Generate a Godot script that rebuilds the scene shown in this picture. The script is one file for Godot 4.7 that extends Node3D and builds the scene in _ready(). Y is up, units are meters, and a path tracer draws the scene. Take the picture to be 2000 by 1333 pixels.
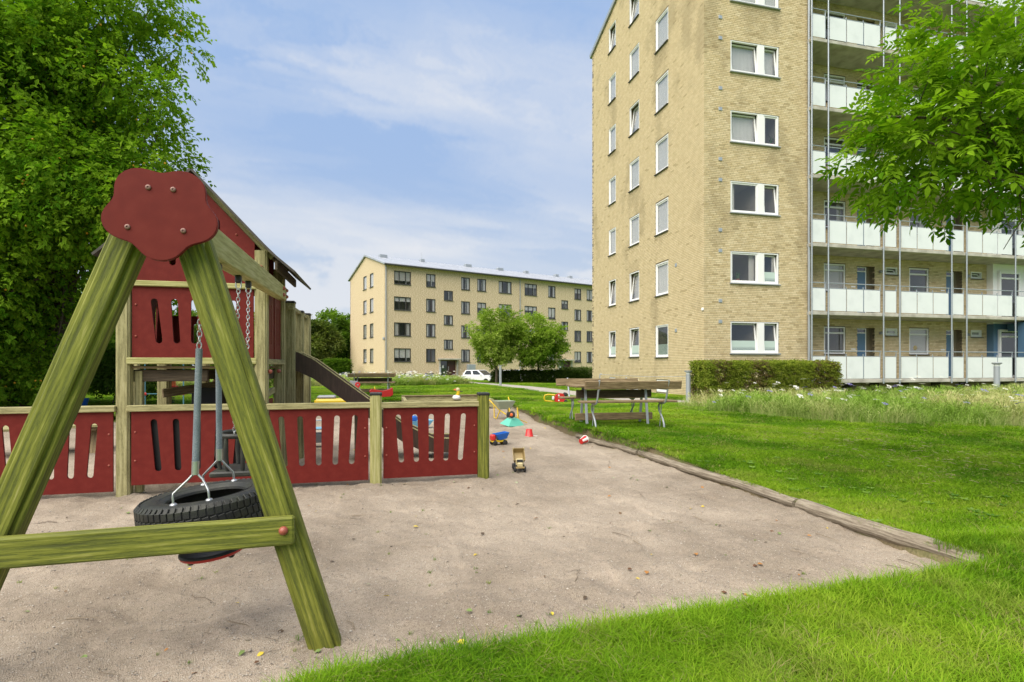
extends Node3D
# A playground in front of yellow brick apartment blocks. World: camera at x=0, z=0; x runs along the fence, -z away from the camera. Metres.

const YAW := deg_to_rad(-13.66)
var M := {}
var used := {}
var cache := {}
var noise := FastNoiseLite.new()
var SAND := PackedVector2Array([Vector2(3.69, -2.55), Vector2(3.72, -5.0), Vector2(3.7, -7.2), Vector2(3.50, -9.3), Vector2(3.62, -12.0), Vector2(4.05, -15.5), Vector2(4.2, -18.6), Vector2(2.0, -19.3), Vector2(-2.5, -19.0), Vector2(-6.0, -14.5), Vector2(-11.5, -11.5), Vector2(-14.0, -7.0), Vector2(-13.0, -2.2), Vector2(-3.0, -1.3), Vector2(-1.5, -1.5), Vector2(-0.75, -1.9), Vector2(-0.25, -2.2)])
var PATH := PackedVector2Array([Vector2(5.3, -62.0), Vector2(6.3, -54.0), Vector2(7.2, -44.0), Vector2(7.6, -33.0), Vector2(7.9, -26.0), Vector2(8.2, -20.5), Vector2(8.9, -16.6), Vector2(10.2, -14.7), Vector2(12.5, -13.9), Vector2(16.0, -13.5), Vector2(24.0, -13.0), Vector2(36.0, -12.6)])

# ---------------------------------------------------------------- nodes
func numbered(n: String) -> String:
	if not used.has(n):
		used[n] = 0
		return n
	used[n] += 1
	return "%s_%03d" % [n, used[n]]

func tag(o: Node3D, label := "", category := "", group := "", kind := "") -> Node3D:
	if label: o.set_meta("label", label)
	if category: o.set_meta("category", category)
	if group: o.set_meta("group", group)
	if kind: o.set_meta("kind", kind)
	return o

func thing(n: String, label: String, category: String, at := Vector3.ZERO, turn := 0.0, group := "") -> Node3D:
	var o := Node3D.new()
	o.name = numbered(n)
	add_child(o)
	o.position = at
	o.rotation.y = turn
	tag(o, label, category, group)
	return o

func part(p: Node3D, n: String, mesh: Mesh, m: Material, at := Vector3.ZERO, rot := Vector3.ZERO) -> MeshInstance3D:
	var o := MeshInstance3D.new()
	o.name = n if p != self else numbered(n)
	o.mesh = mesh
	o.material_override = m
	p.add_child(o, true)
	o.position = at
	o.rotation = rot
	return o

func many(p: Node3D, n: String, mesh: Mesh, m: Material, xf: Array, cols: Array = []) -> MultiMeshInstance3D:
	var mm := MultiMesh.new()
	mm.transform_format = MultiMesh.TRANSFORM_3D
	mm.use_colors = cols.size() > 0
	mm.mesh = mesh
	mm.instance_count = xf.size()
	for i in xf.size():
		mm.set_instance_transform(i, xf[i])
		if cols.size() > 0: mm.set_instance_color(i, cols[i])
	var o := MultiMeshInstance3D.new()
	o.name = n if p != self else numbered(n)
	o.multimesh = mm
	o.material_override = m
	o.set_meta("kind", "stuff")
	p.add_child(o, true)
	return o

# ---------------------------------------------------------------- mesh building
func ST() -> SurfaceTool:
	var st := SurfaceTool.new()
	st.begin(Mesh.PRIMITIVE_TRIANGLES)
	return st

func tri(st: SurfaceTool, a: Vector3, b: Vector3, c: Vector3, hint: Vector3) -> void:
	var n := (c - a).cross(b - a)
	if n.dot(hint) < 0:
		var t := b
		b = c
		c = t
		n = -n
	n = n.normalized()
	st.set_normal(n); st.add_vertex(a)
	st.set_normal(n); st.add_vertex(b)
	st.set_normal(n); st.add_vertex(c)

func quad(st: SurfaceTool, a: Vector3, b: Vector3, c: Vector3, d: Vector3, hint: Vector3) -> void:
	tri(st, a, b, c, hint)
	tri(st, a, c, d, hint)

func add_box(st: SurfaceTool, lo: Vector3, hi: Vector3) -> void:
	var p := []
	for i in 8: p.append(Vector3(hi.x if i & 1 else lo.x, hi.y if i & 2 else lo.y, hi.z if i & 4 else lo.z))
	quad(st, p[0], p[2], p[6], p[4], Vector3.LEFT); quad(st, p[1], p[3], p[7], p[5], Vector3.RIGHT)
	quad(st, p[0], p[1], p[5], p[4], Vector3.DOWN); quad(st, p[2], p[3], p[7], p[6], Vector3.UP)
	quad(st, p[0], p[1], p[3], p[2], Vector3.FORWARD); quad(st, p[4], p[5], p[7], p[6], Vector3.BACK)

# a chamfered box about c, its corners moved by xf
func add_bev(st: SurfaceTool, xf: Transform3D, s: Vector3, b: float) -> void:
	var h := s * 0.5
	b = min(b, min(h.x, min(h.y, h.z)) * 0.8)
	var vx := {}
	var vy := {}
	var vz := {}
	for i in [-1, 1]:
		for j in [-1, 1]:
			for k in [-1, 1]:
				var key := Vector3i(i, j, k)
				vx[key] = xf * Vector3(i * h.x, j * (h.y - b), k * (h.z - b))
				vy[key] = xf * Vector3(i * (h.x - b), j * h.y, k * (h.z - b))
				vz[key] = xf * Vector3(i * (h.x - b), j * (h.y - b), k * h.z)
	var B := xf.basis
	for s1 in [-1, 1]:
		quad(st, vx[Vector3i(s1, -1, -1)], vx[Vector3i(s1, 1, -1)], vx[Vector3i(s1, 1, 1)], vx[Vector3i(s1, -1, 1)], B * Vector3(s1, 0, 0))
		quad(st, vy[Vector3i(-1, s1, -1)], vy[Vector3i(1, s1, -1)], vy[Vector3i(1, s1, 1)], vy[Vector3i(-1, s1, 1)], B * Vector3(0, s1, 0))
		quad(st, vz[Vector3i(-1, -1, s1)], vz[Vector3i(1, -1, s1)], vz[Vector3i(1, 1, s1)], vz[Vector3i(-1, 1, s1)], B * Vector3(0, 0, s1))
		for s2 in [-1, 1]:
			quad(st, vx[Vector3i(s1, s2, -1)], vx[Vector3i(s1, s2, 1)], vy[Vector3i(s1, s2, 1)], vy[Vector3i(s1, s2, -1)], B * Vector3(s1, s2, 0))
			quad(st, vx[Vector3i(s1, -1, s2)], vx[Vector3i(s1, 1, s2)], vz[Vector3i(s1, 1, s2)], vz[Vector3i(s1, -1, s2)], B * Vector3(s1, 0, s2))
			quad(st, vy[Vector3i(-1, s1, s2)], vy[Vector3i(1, s1, s2)], vz[Vector3i(1, s1, s2)], vz[Vector3i(-1, s1, s2)], B * Vector3(0, s1, s2))
			for s3 in [-1, 1]:
				var k3 := Vector3i(s1, s2, s3)
				tri(st, vx[k3], vy[k3], vz[k3], B * Vector3(s1, s2, s3))

func bev(s: Vector3, b := 0.006) -> Mesh:
	var key := "bev%.3f_%.3f_%.3f_%.3f" % [s.x, s.y, s.z, b]
	if not cache.has(key):
		var st := ST()
		add_bev(st, Transform3D.IDENTITY, s, b)
		cache[key] = st.commit()
	return cache[key]

func boxm(s: Vector3) -> Mesh:
	var key := "box%.3f_%.3f_%.3f" % [s.x, s.y, s.z]
	if not cache.has(key):
		var st := ST()
		add_box(st, -s * 0.5, s * 0.5)
		cache[key] = st.commit()
	return cache[key]

func along(a: Vector3, b: Vector3, xdir := Vector3.RIGHT) -> Transform3D:
	var y := (b - a).normalized()
	var x := (xdir - y * xdir.dot(y))
	if x.length() < 0.01: x = Vector3.BACK - y * y.z
	x = x.normalized()
	return Transform3D(Basis(x, y, x.cross(y)), (a + b) * 0.5)

# a bar from a to b: its length is the mesh's own y axis, so wood grain runs along it
func bar(p: Node3D, n: String, m: Material, a: Vector3, b: Vector3, sx: float, sz: float, xdir := Vector3.RIGHT, bv := 0.006) -> MeshInstance3D:
	var o := part(p, n, bev(Vector3(sx, snappedf(a.distance_to(b), 0.001), sz), bv), m)
	o.transform = along(a, b, xdir)
	return o

func add_tube(st: SurfaceTool, pts: Array, r, n := 8, caps := true) -> void:
	var rings := []
	var nor := []
	var prev := Vector3.ZERO
	for i in pts.size():
		var d: Vector3 = (pts[min(i + 1, pts.size() - 1)] - pts[max(i - 1, 0)]).normalized()
		var x: Vector3 = prev - d * prev.dot(d)
		if x.length() < 0.05:
			x = Vector3.UP.cross(d)
			if x.length() < 0.05: x = Vector3.RIGHT.cross(d)
		x = x.normalized()
		prev = x
		var y := d.cross(x)
		var rad: float = r[i] if r is Array else r
		var ring := []
		var rn := []
		for k in n:
			var a := TAU * k / n
			var v := x * cos(a) + y * sin(a)
			ring.append(pts[i] + v * rad)
			rn.append(v)
		rings.append(ring)
		nor.append(rn)
	for i in pts.size() - 1:
		for k in n:
			var k2 := (k + 1) % n
			smooth_quad(st, [rings[i][k], rings[i][k2], rings[i + 1][k2], rings[i + 1][k]], [nor[i][k], nor[i][k2], nor[i + 1][k2], nor[i + 1][k]])
	if caps:
		for e in [0, pts.size() - 1]:
			var hint: Vector3 = (pts[0] - pts[1]) if e == 0 else (pts[-1] - pts[-2])
			for k in range(1, n - 1): tri(st, rings[e][0], rings[e][k], rings[e][k + 1], hint)

func smooth_quad(st: SurfaceTool, v: Array, n: Array) -> void:
	var f: Vector3 = (v[2] - v[0]).cross(v[1] - v[0])
	var o := [0, 1, 2, 0, 2, 3] if f.dot(n[0] + n[2]) >= 0 else [0, 2, 1, 0, 3, 2]
	for i in o:
		st.set_normal(n[i])
		st.add_vertex(v[i])

func tubem(pts: Array, r, n := 8) -> Mesh:
	var st := ST()
	add_tube(st, pts, r, n)
	return st.commit()

# profile of Vector2(radius, y), turned about y
func add_lathe(st: SurfaceTool, prof: Array, n := 20, at := Transform3D.IDENTITY, sharp := false) -> void:
	var pn := []
	for i in prof.size() - 1:
		var d: Vector2 = prof[i + 1] - prof[i]
		pn.append(Vector2(d.y, -d.x).normalized())
	for i in prof.size() - 1:
		var na: Vector2 = pn[i]
		var nb: Vector2 = pn[i]
		if not sharp:
			if i > 0 and pn[i].dot(pn[i - 1]) > 0.3: na = (pn[i] + pn[i - 1]).normalized()
			if i < pn.size() - 1 and pn[i].dot(pn[i + 1]) > 0.3: nb = (pn[i] + pn[i + 1]).normalized()
		for k in n:
			var a := TAU * k / n
			var b := TAU * (k + 1) / n
			var da := Vector3(cos(a), 0, sin(a))
			var db := Vector3(cos(b), 0, sin(b))
			var p0: Vector2 = prof[i]
			var p1: Vector2 = prof[i + 1]
			smooth_quad(st, [at * (da * p0.x + Vector3(0, p0.y, 0)), at * (db * p0.x + Vector3(0, p0.y, 0)), at * (db * p1.x + Vector3(0, p1.y, 0)), at * (da * p1.x + Vector3(0, p1.y, 0))],
				[at.basis * (da * na.x + Vector3(0, na.y, 0)), at.basis * (db * na.x + Vector3(0, na.y, 0)), at.basis * (db * nb.x + Vector3(0, nb.y, 0)), at.basis * (da * nb.x + Vector3(0, nb.y, 0))])

func lathem(prof: Array, n := 20, sharp := false) -> Mesh:
	var st := ST()
	add_lathe(st, prof, n, Transform3D.IDENTITY, sharp)
	return st.commit()

func ballm(r: float) -> Mesh:
	var key := "ball%.4f" % r
	if not cache.has(key):
		var pr := []
		for i in 7: pr.append(Vector2(r * sin(PI * i / 6.0), r * cos(PI * i / 6.0)))
		pr.reverse()
		cache[key] = lathem(pr, 12)
	return cache[key]

# polygon in x,y given thickness along z; edges for which skip returns true get no side face
func add_prism(st: SurfaceTool, poly: PackedVector2Array, z0: float, z1: float, skip = null, xf := Transform3D.IDENTITY) -> void:
	var idx := Geometry2D.triangulate_polygon(poly)
	for i in range(0, idx.size(), 3):
		var a := poly[idx[i]]
		var b := poly[idx[i + 1]]
		var c := poly[idx[i + 2]]
		tri(st, xf * Vector3(a.x, a.y, z1), xf * Vector3(b.x, b.y, z1), xf * Vector3(c.x, c.y, z1), xf.basis * Vector3.BACK)
		tri(st, xf * Vector3(a.x, a.y, z0), xf * Vector3(b.x, b.y, z0), xf * Vector3(c.x, c.y, z0), xf.basis * Vector3.FORWARD)
	var cw := Geometry2D.is_polygon_clockwise(poly)
	for i in poly.size():
		var a := poly[i]
		var b := poly[(i + 1) % poly.size()]
		if skip != null and skip.call(a, b): continue
		var d := (b - a).normalized()
		var n := Vector3(d.y, -d.x, 0)
		if cw: n = -n
		quad(st, xf * Vector3(a.x, a.y, z0), xf * Vector3(b.x, b.y, z0), xf * Vector3(b.x, b.y, z1), xf * Vector3(a.x, a.y, z1), xf.basis * n)

func prismm(poly: PackedVector2Array, z0: float, z1: float) -> Mesh:
	var st := ST()
	add_prism(st, poly, z0, z1)
	return st.commit()

func stadium(xt: float, yt: float, xb: float, yb: float, r: float) -> PackedVector2Array:
	var t := Vector2(xt, yt)
	var b := Vector2(xb, yb)
	var d := (t - b).normalized()
	var p := PackedVector2Array()
	for i in 9:
		var a := -PI / 2 + PI * i / 8.0
		p.append(t + d.rotated(a) * r)
	for i in 9:
		var a := PI / 2 + PI * i / 8.0
		p.append(b + d.rotated(a) * r)
	return p

# outline minus stadium slots [x_top, y_top, x_bottom, y_bottom, r], cut into pieces along the slots' middle lines (slots sorted by x)
func slotted(outline: PackedVector2Array, slots: Array, t: float) -> Mesh:
	var st := ST()
	var lines := []
	for s in slots:
		var a := Vector2(s[0], s[1])
		var b := Vector2(s[2], s[3])
		var d := (a - b).normalized()
		lines.append([b - d * 10.0, a + d * 10.0])
	for i in slots.size() + 1:
		var l: Array = lines[i - 1] if i > 0 else [Vector2(-20, -10), Vector2(-20, 10)]
		var r: Array = lines[i] if i < slots.size() else [Vector2(20, -10), Vector2(20, 10)]
		var region := PackedVector2Array([l[0], r[0], r[1], l[1]])
		for piece in Geometry2D.intersect_polygons(outline, region):
			var left := [piece]
			for k in [i - 1, i]:
				if k >= 0 and k < slots.size():
					var s: Array = slots[k]
					var nxt := []
					for q in left: nxt.append_array(Geometry2D.clip_polygons(q, stadium(s[0], s[1], s[2], s[3], s[4])))
					left = nxt
			var seam := func(a: Vector2, b: Vector2) -> bool:
				for ln in lines:
					var d: Vector2 = (ln[1] - ln[0]).normalized()
					if abs((a - ln[0]).cross(d)) < 0.0008 and abs((b - ln[0]).cross(d)) < 0.0008: return true
				return false
			for q in left:
				if q.size() >= 3: add_prism(st, q, -t / 2, t / 2, seam)
	return st.commit()

func rect2(x0: float, y0: float, x1: float, y1: float) -> PackedVector2Array:
	return PackedVector2Array([Vector2(x0, y0), Vector2(x1, y0), Vector2(x1, y1), Vector2(x0, y1)])

# cross-shaped playground post, length along y from 0
func plus_post(W: float, w: float, L: float) -> Mesh:
	var key := "plus%.3f_%.3f_%.3f" % [W, w, L]
	if not cache.has(key):
		var a := W / 2
		var b := w / 2
		var c := 0.006
		var q := [Vector2(b, a - c), Vector2(b - c, a), Vector2(-b + c, a), Vector2(-b, a - c)]
		var poly := PackedVector2Array()
		for k in 4:
			for v in q: poly.append(v.rotated(k * PI / 2))
			poly.append(Vector2(-b, b).rotated(k * PI / 2))
		var st := ST()
		add_prism(st, poly, 0, L, null, Transform3D(Basis(Vector3.RIGHT, Vector3.FORWARD, Vector3.UP), Vector3.ZERO))
		cache[key] = st.commit()
	return cache[key]

func add_chain(st: SurfaceTool, a: Vector3, b: Vector3, link := 0.034, wire := 0.0032) -> void:
	var L := a.distance_to(b)
	var n := int(L / (link - wire * 2.6))
	var d := (b - a) / n
	var xf := along(a, b)
	for i in n:
		var c := a + d * (i + 0.5)
		var x: Vector3 = xf.basis.x if i % 2 == 0 else xf.basis.z
		var loop := []
		for k in 9:
			var t := TAU * k / 8.0
			loop.append(c + x * cos(t) * link * 0.29 + xf.basis.y * sin(t) * link * 0.5)
		add_tube(st, loop, wire, 5, false)

# ---------------------------------------------------------------- textures and materials
func noise_bytes(sd: int, freq: float, size: int, oct := 4, type := FastNoiseLite.TYPE_SIMPLEX_SMOOTH) -> Image:
	var f := FastNoiseLite.new()
	f.seed = sd
	f.frequency = freq
	f.noise_type = type
	f.fractal_octaves = oct
	return f.get_seamless_image(size, size)

# a grey noise picture run through a list of [position, Color] stops (linear values in, sRGB picture out); grit mixes in a second, finer noise
func ramp_tex(img: Image, stops: Array, grit: Image = null, share := 0.3) -> ImageTexture:
	var lut := PackedByteArray()
	for i in 256:
		var t := i / 255.0
		var c: Color = stops[-1][1]
		for k in stops.size() - 1:
			if t <= stops[k + 1][0]:
				var u: float = clamp((t - stops[k][0]) / (stops[k + 1][0] - stops[k][0]), 0, 1)
				c = (stops[k][1] as Color).lerp(stops[k + 1][1], u)
				break
		c = c.linear_to_srgb()
		lut.append(int(clamp(c.r, 0, 1) * 255)); lut.append(int(clamp(c.g, 0, 1) * 255)); lut.append(int(clamp(c.b, 0, 1) * 255))
	var w := img.get_width()
	var src := img.get_data()
	var gr := grit.get_data() if grit else PackedByteArray()
	var out := PackedByteArray()
	out.resize(w * w * 3)
	var j := 0
	for i in w * w:
		var v := src[i]
		if grit: v = clampi(int(v * (1.0 - share) + gr[i] * share), 0, 255)
		var k := v * 3
		out[j] = lut[k]; out[j + 1] = lut[k + 1]; out[j + 2] = lut[k + 2]
		j += 3
	var o := Image.create_from_data(w, w, false, Image.FORMAT_RGB8, out)
	return ImageTexture.create_from_image(o)

func std(col: Color, rough := 0.7, metal := 0.0, spec := 0.5) -> StandardMaterial3D:
	var m := StandardMaterial3D.new()
	m.albedo_color = col.linear_to_srgb()
	m.roughness = rough
	m.metallic = metal
	m.metallic_specular = spec
	return m

func triplanar(m: StandardMaterial3D, tex: Texture2D, scale: Vector3, world := false, relief: Texture2D = null, depth := 0.0) -> StandardMaterial3D:
	m.albedo_texture = tex
	m.uv1_triplanar = true
	m.uv1_world_triplanar = world
	m.uv1_triplanar_sharpness = 4.0
	m.uv1_scale = scale
	if relief:
		m.heightmap_enabled = true
		m.heightmap_texture = relief
		m.heightmap_scale = depth
	return m

func C(r: float, g: float, b: float) -> Color:
	return Color(r, g, b)

func materials() -> void:
	var n_grain := noise_bytes(3, 0.012, 512, 5)
	var n_fine := noise_bytes(5, 0.11, 512, 3)
	var n_blot := noise_bytes(8, 0.006, 512, 4)
	var n_grit := noise_bytes(11, 0.3, 512, 2)
	var grain_tex := ImageTexture.create_from_image(n_grain)
	var fine_tex := ImageTexture.create_from_image(n_fine)
	var grit_tex := ImageTexture.create_from_image(n_grit)
	# timber
	M.algae = triplanar(std(Color.WHITE, 0.75), ramp_tex(n_grain, [[0.0, C(.026, .030, .006)], [0.28, C(.070, .080, .008)], [0.425, C(.115, .130, .010)], [0.44, C(.028, .032, .006)], [0.455, C(.12, .135, .011)], [0.56, C(.155, .165, .014)], [0.70, C(.205, .21, .028)], [0.78, C(.27, .26, .06)], [1.0, C(.36, .33, .15)]], n_fine, 0.3), Vector3(6.5, 0.30, 6.5), false, grain_tex, 0.2)
	M.algae_pale = triplanar(std(Color.WHITE, 0.75), ramp_tex(n_grain, [[0.0, C(.17, .16, .05)], [0.35, C(.28, .27, .085)], [0.6, C(.39, .37, .15)], [1.0, C(.50, .46, .26)]], n_fine, 0.3), Vector3(6.0, 0.32, 6.0), false, grain_tex, 0.2)
	M.timber = triplanar(std(Color.WHITE, 0.8), ramp_tex(n_grain, [[0.0, C(.10, .09, .038)], [0.35, C(.21, .19, .082)], [0.435, C(.26, .235, .105)], [0.447, C(.09, .075, .04)], [0.46, C(.27, .245, .11)], [0.6, C(.33, .30, .14)], [1.0, C(.44, .40, .24)]], n_fine, 0.35), Vector3(4.0, 0.4, 4.0), false, grain_tex, 0.2)
	M.plank = triplanar(std(Color.WHITE, 0.8), ramp_tex(n_grain, [[0.0, C(.055, .038, .018)], [0.4, C(.15, .105, .052)], [0.65, C(.24, .175, .09)], [1.0, C(.33, .26, .16)]], n_fine, 0.35), Vector3(5.0, 0.5, 5.0), false, grain_tex, 0.2)
	M.dark_plank = triplanar(std(Color.WHITE, 0.8), ramp_tex(n_grain, [[0.0, C(.02, .014, .008)], [0.5, C(.065, .045, .026)], [1.0, C(.13, .095, .06)]], n_fine, 0.35), Vector3(5.0, 0.5, 5.0), false, grain_tex, 0.2)
	M.log = triplanar(std(Color.WHITE, 0.9), ramp_tex(n_grain, [[0.0, C(.045, .035, .022)], [0.35, C(.15, .12, .085)], [0.6, C(.26, .22, .165)], [1.0, C(.38, .34, .28)]], n_fine, 0.4), Vector3(5.0, 0.45, 5.0), false, grain_tex, 0.8)
	M.bark = triplanar(std(Color.WHITE, 0.95), ramp_tex(n_grain, [[0.0, C(.025, .02, .014)], [0.5, C(.085, .068, .046)], [1.0, C(.17, .145, .10)]], n_fine, 0.4), Vector3(6.0, 1.2, 6.0), true, grain_tex, 1.0)
	# playground board, rubber, metal, plastics
	M.red = triplanar(std(Color.WHITE, 0.6, 0.0, 0.3), ramp_tex(n_grit, [[0.0, C(.085, .009, .008)], [0.42, C(.130, .013, .010)], [0.60, C(.150, .017, .012)], [0.74, C(.168, .023, .017)], [1.0, C(.24, .08, .06)]], n_blot, 0.26), Vector3(3.0, 3.0, 3.0), false, grit_tex, 0.03)
	M.red_edge = std(C(.46, .19, .15), 0.5)
	M.bolt = std(C(.30, .075, .05), 0.4)
	M.steel_cap = std(C(.22, .12, .10), 0.5, 0.3)
	M.rubber = triplanar(std(Color.WHITE, 0.55), ramp_tex(n_blot, [[0.0, C(.010, .011, .010)], [0.5, C(.020, .021, .018)], [0.75, C(.035, .038, .026)], [1.0, C(.06, .066, .03)]], n_fine, 0.3), Vector3(2.5, 2.5, 2.5), false, fine_tex, 0.08)
	M.black = std(C(.012, .012, .013), 0.5)
	M.zinc = triplanar(std(Color.WHITE, 0.38, 0.85), ramp_tex(n_blot, [[0.0, C(.36, .37, .38)], [1.0, C(.62, .63, .65)]], n_fine, 0.3), Vector3(3, 3, 3))
	M.zinc_paint = std(C(.34, .37, .40), 0.45, 0.3)
	M.sleeve = triplanar(std(Color.WHITE, 0.6), ramp_tex(n_fine, [[0.0, C(.06, .08, .10)], [0.45, C(.15, .185, .22)], [0.7, C(.24, .275, .31)], [1.0, C(.38, .41, .44)]], n_blot, 0.3), Vector3(4, 2, 4), false, fine_tex, 0.1)
	M.roof_board = triplanar(std(Color.WHITE, 0.6), ramp_tex(n_grain, [[0.0, C(.020, .017, .013)], [1.0, C(.075, .062, .048)]], n_fine, 0.4), Vector3(2, 2, 2))
	M.slide = triplanar(std(Color.WHITE, 0.5), ramp_tex(n_grain, [[0.0, C(.022, .012, .007)], [0.6, C(.052, .029, .018)], [1.0, C(.09, .055, .036)]], n_fine, 0.35), Vector3(4, 0.5, 4))
	M.rope = std(C(.05, .16, .20), 0.8)
	M.red_plastic = std(C(.50, .022, .020), 0.35)
	M.yellow_plastic = std(C(.62, .42, .015), 0.35)
	M.orange_plastic = std(C(.62, .12, .02), 0.4)
	M.blue_plastic = std(C(.012, .11, .44), 0.35)
	M.teal_plastic = std(C(.11, .44, .33), 0.4)
	M.grey_plastic = std(C(.27, .28, .30), 0.4)
	M.sage_plastic = std(C(.30, .34, .25), 0.45)
	M.beige_plastic = std(C(.50, .42, .22), 0.45)
	M.tan_plastic = std(C(.28, .20, .075), 0.5)
	M.white_plastic = std(C(.68, .68, .66), 0.4)
	M.lightblue_plastic = std(C(.16, .42, .62), 0.4)
	# ground
	M.sand = triplanar(std(Color.WHITE, 0.95, 0.0, 0.25), ramp_tex(noise_bytes(21, 0.13, 1024, 4), [[0.0, C(.16, .13, .10)], [0.28, C(.48, .42, .36)], [0.46, C(.78, .71, .63)], [0.62, C(.96, .90, .82)], [0.8, C(1.0, .98, .94)], [1.0, C(1.0, 1.0, 1.0)]], noise_bytes(23, 0.03, 1024, 5), 0.22), Vector3(1.1, 1.1, 1.1), true, grit_tex, 0.9)
	M.sand.vertex_color_use_as_albedo = true
	M.lawn = triplanar(std(Color.WHITE, 0.95, 0.0, 0.2), ramp_tex(noise_bytes(31, 0.05, 1024, 5), [[0.0, C(.45, .55, .45)], [0.4, C(.8, .85, .75)], [0.6, C(1, 1, 1)], [1.0, C(1.0, 1.0, .9)]], n_blot if false else null), Vector3(.6, .6, .6), true, fine_tex, 1.5)
	M.lawn.vertex_color_use_as_albedo = true
	M.path = triplanar(std(Color.WHITE, 0.95, 0.0, 0.3), ramp_tex(n_fine, [[0.0, C(.23, .21, .185)], [0.5, C(.34, .315, .28)], [1.0, C(.44, .41, .37)]], n_grit, 0.5), Vector3(.8, .8, .8), true)
	M.asphalt = triplanar(std(Color.WHITE, 0.9, 0.0, 0.3), ramp_tex(n_fine, [[0.0, C(.05, .05, .05)], [1.0, C(.10, .10, .10)]], n_grit, 0.5), Vector3(.8, .8, .8), true)
	# buildings
	M.brick = triplanar(std(Color.WHITE, 0.88, 0.0, 0.3), ramp_tex(n_blot, [[0.0, C(.74, .71, .66)], [0.4, C(.90, .89, .86)], [0.65, C(1, 1, 1)], [1.0, C(1, 1, .97)]], n_grit, 0.5), Vector3(.9, .9, .9), true)
	M.brick.vertex_color_use_as_albedo = true
	M.mortar = triplanar(std(Color.WHITE, 0.95, 0.0, 0.2), ramp_tex(n_fine, [[0.0, C(.15, .125, .08)], [1.0, C(.26, .22, .15)]]), Vector3(1, 1, 1), true)
	M.far_brick = triplanar(std(Color.WHITE, 0.9, 0.0, 0.3), ramp_tex(noise_bytes(41, 0.03, 1024, 5), [[0.0, C(.26, .18, .10)], [0.36, C(.39, .29, .17)], [0.45, C(.54, .42, .265)], [0.55, C(.645, .52, .345)], [0.66, C(.77, .65, .47)], [1.0, C(.85, .75, .60)]], noise_bytes(43, 0.25, 1024, 2), 0.4), Vector3(.16, .75, .16))
	M.concrete = triplanar(std(Color.WHITE, 0.9, 0.0, 0.3), ramp_tex(n_blot, [[0.0, C(.24, .225, .185)], [0.5, C(.42, .40, .345)], [1.0, C(.55, .53, .47)]], n_fine, 0.3), Vector3(.5, .5, .5), true)
	M.plinth = triplanar(std(Color.WHITE, 0.9, 0.0, 0.3), ramp_tex(n_blot, [[0.0, C(.28, .27, .25)], [1.0, C(.46, .45, .42)]], n_fine, 0.4), Vector3(.5, .5, .5), true)
	M.white_paint = std(C(.78, .78, .77), 0.4)
	M.frost = triplanar(std(Color.WHITE, 0.3), ramp_tex(n_blot, [[0.0, C(.60, .635, .63)], [0.4, C(.68, .715, .71)], [1.0, C(.72, .75, .745)]], n_fine, 0.2), Vector3(.4, .4, .4), true)
	M.blue_paint = std(C(.075, .155, .26), 0.4)
	M.steel = std(C(.36, .40, .44), 0.4, 0.4)
	M.dark_frame = std(C(.042, .042, .034), 0.5)
	M.brown_frame = std(C(.085, .025, .018), 0.5)
	M.sill = std(C(.085, .08, .075), 0.8)
	M.glass = std(C(.03, .04, .04), 0.02, 0.0, 1.0)
	M.glass.transparency = BaseMaterial3D.TRANSPARENCY_ALPHA
	M.glass.albedo_color.a = 0.13
	M.blind = triplanar(std(Color.WHITE, 0.8), ramp_tex(n_blot, [[0.0, C(.70, .69, .66)], [1.0, C(.80, .79, .76)]]), Vector3(3, .3, 3))
	M.grey_blind = std(C(.62, .60, .56), 0.8)
	M.room = std(C(.34, .32, .28), 0.8)
	M.film = std(C(.46, .56, .51), 0.35)
	M.roof_metal = triplanar(std(Color.WHITE, 0.45, 0.3), ramp_tex(n_blot, [[0.0, C(.34, .36, .40)], [1.0, C(.48, .50, .54)]]), Vector3(.3, .3, .3))
	M.door_brown = std(C(.065, .020, .014), 0.45)
	M.tile = std(C(.30, .32, .34), 0.7)
	M.car_white = std(C(.72, .73, .74), 0.25)
	M.car_white.clearcoat_enabled = true
	M.car_glass = std(C(.02, .025, .028), 0.05, 0.0, 0.9)
	M.tyre = std(C(.02, .02, .02), 0.8)
	# plants: copies are tinted
	for k in [["leaf", 0.45, C(.86, .96, .35)], ["grass", 0.5, C(.70, .80, .28)], ["hay", 0.7, C(.5, .5, .35)]]:
		var m := std(Color.WHITE, k[1] + 0.15, 0.0, 0.07)
		m.vertex_color_use_as_albedo = true
		m.backlight_enabled = true
		m.backlight = (k[2] as Color).linear_to_srgb()
		m.cull_mode = BaseMaterial3D.CULL_DISABLED
		M[k[0]] = m
	M.pot_leaf = std(C(.05, .13, .03), 0.6)
	M.litter = std(Color.WHITE, 0.7)
	M.litter.vertex_color_use_as_albedo = true
	M.fruit = std(C(.66, .33, .02), 0.4)

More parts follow.
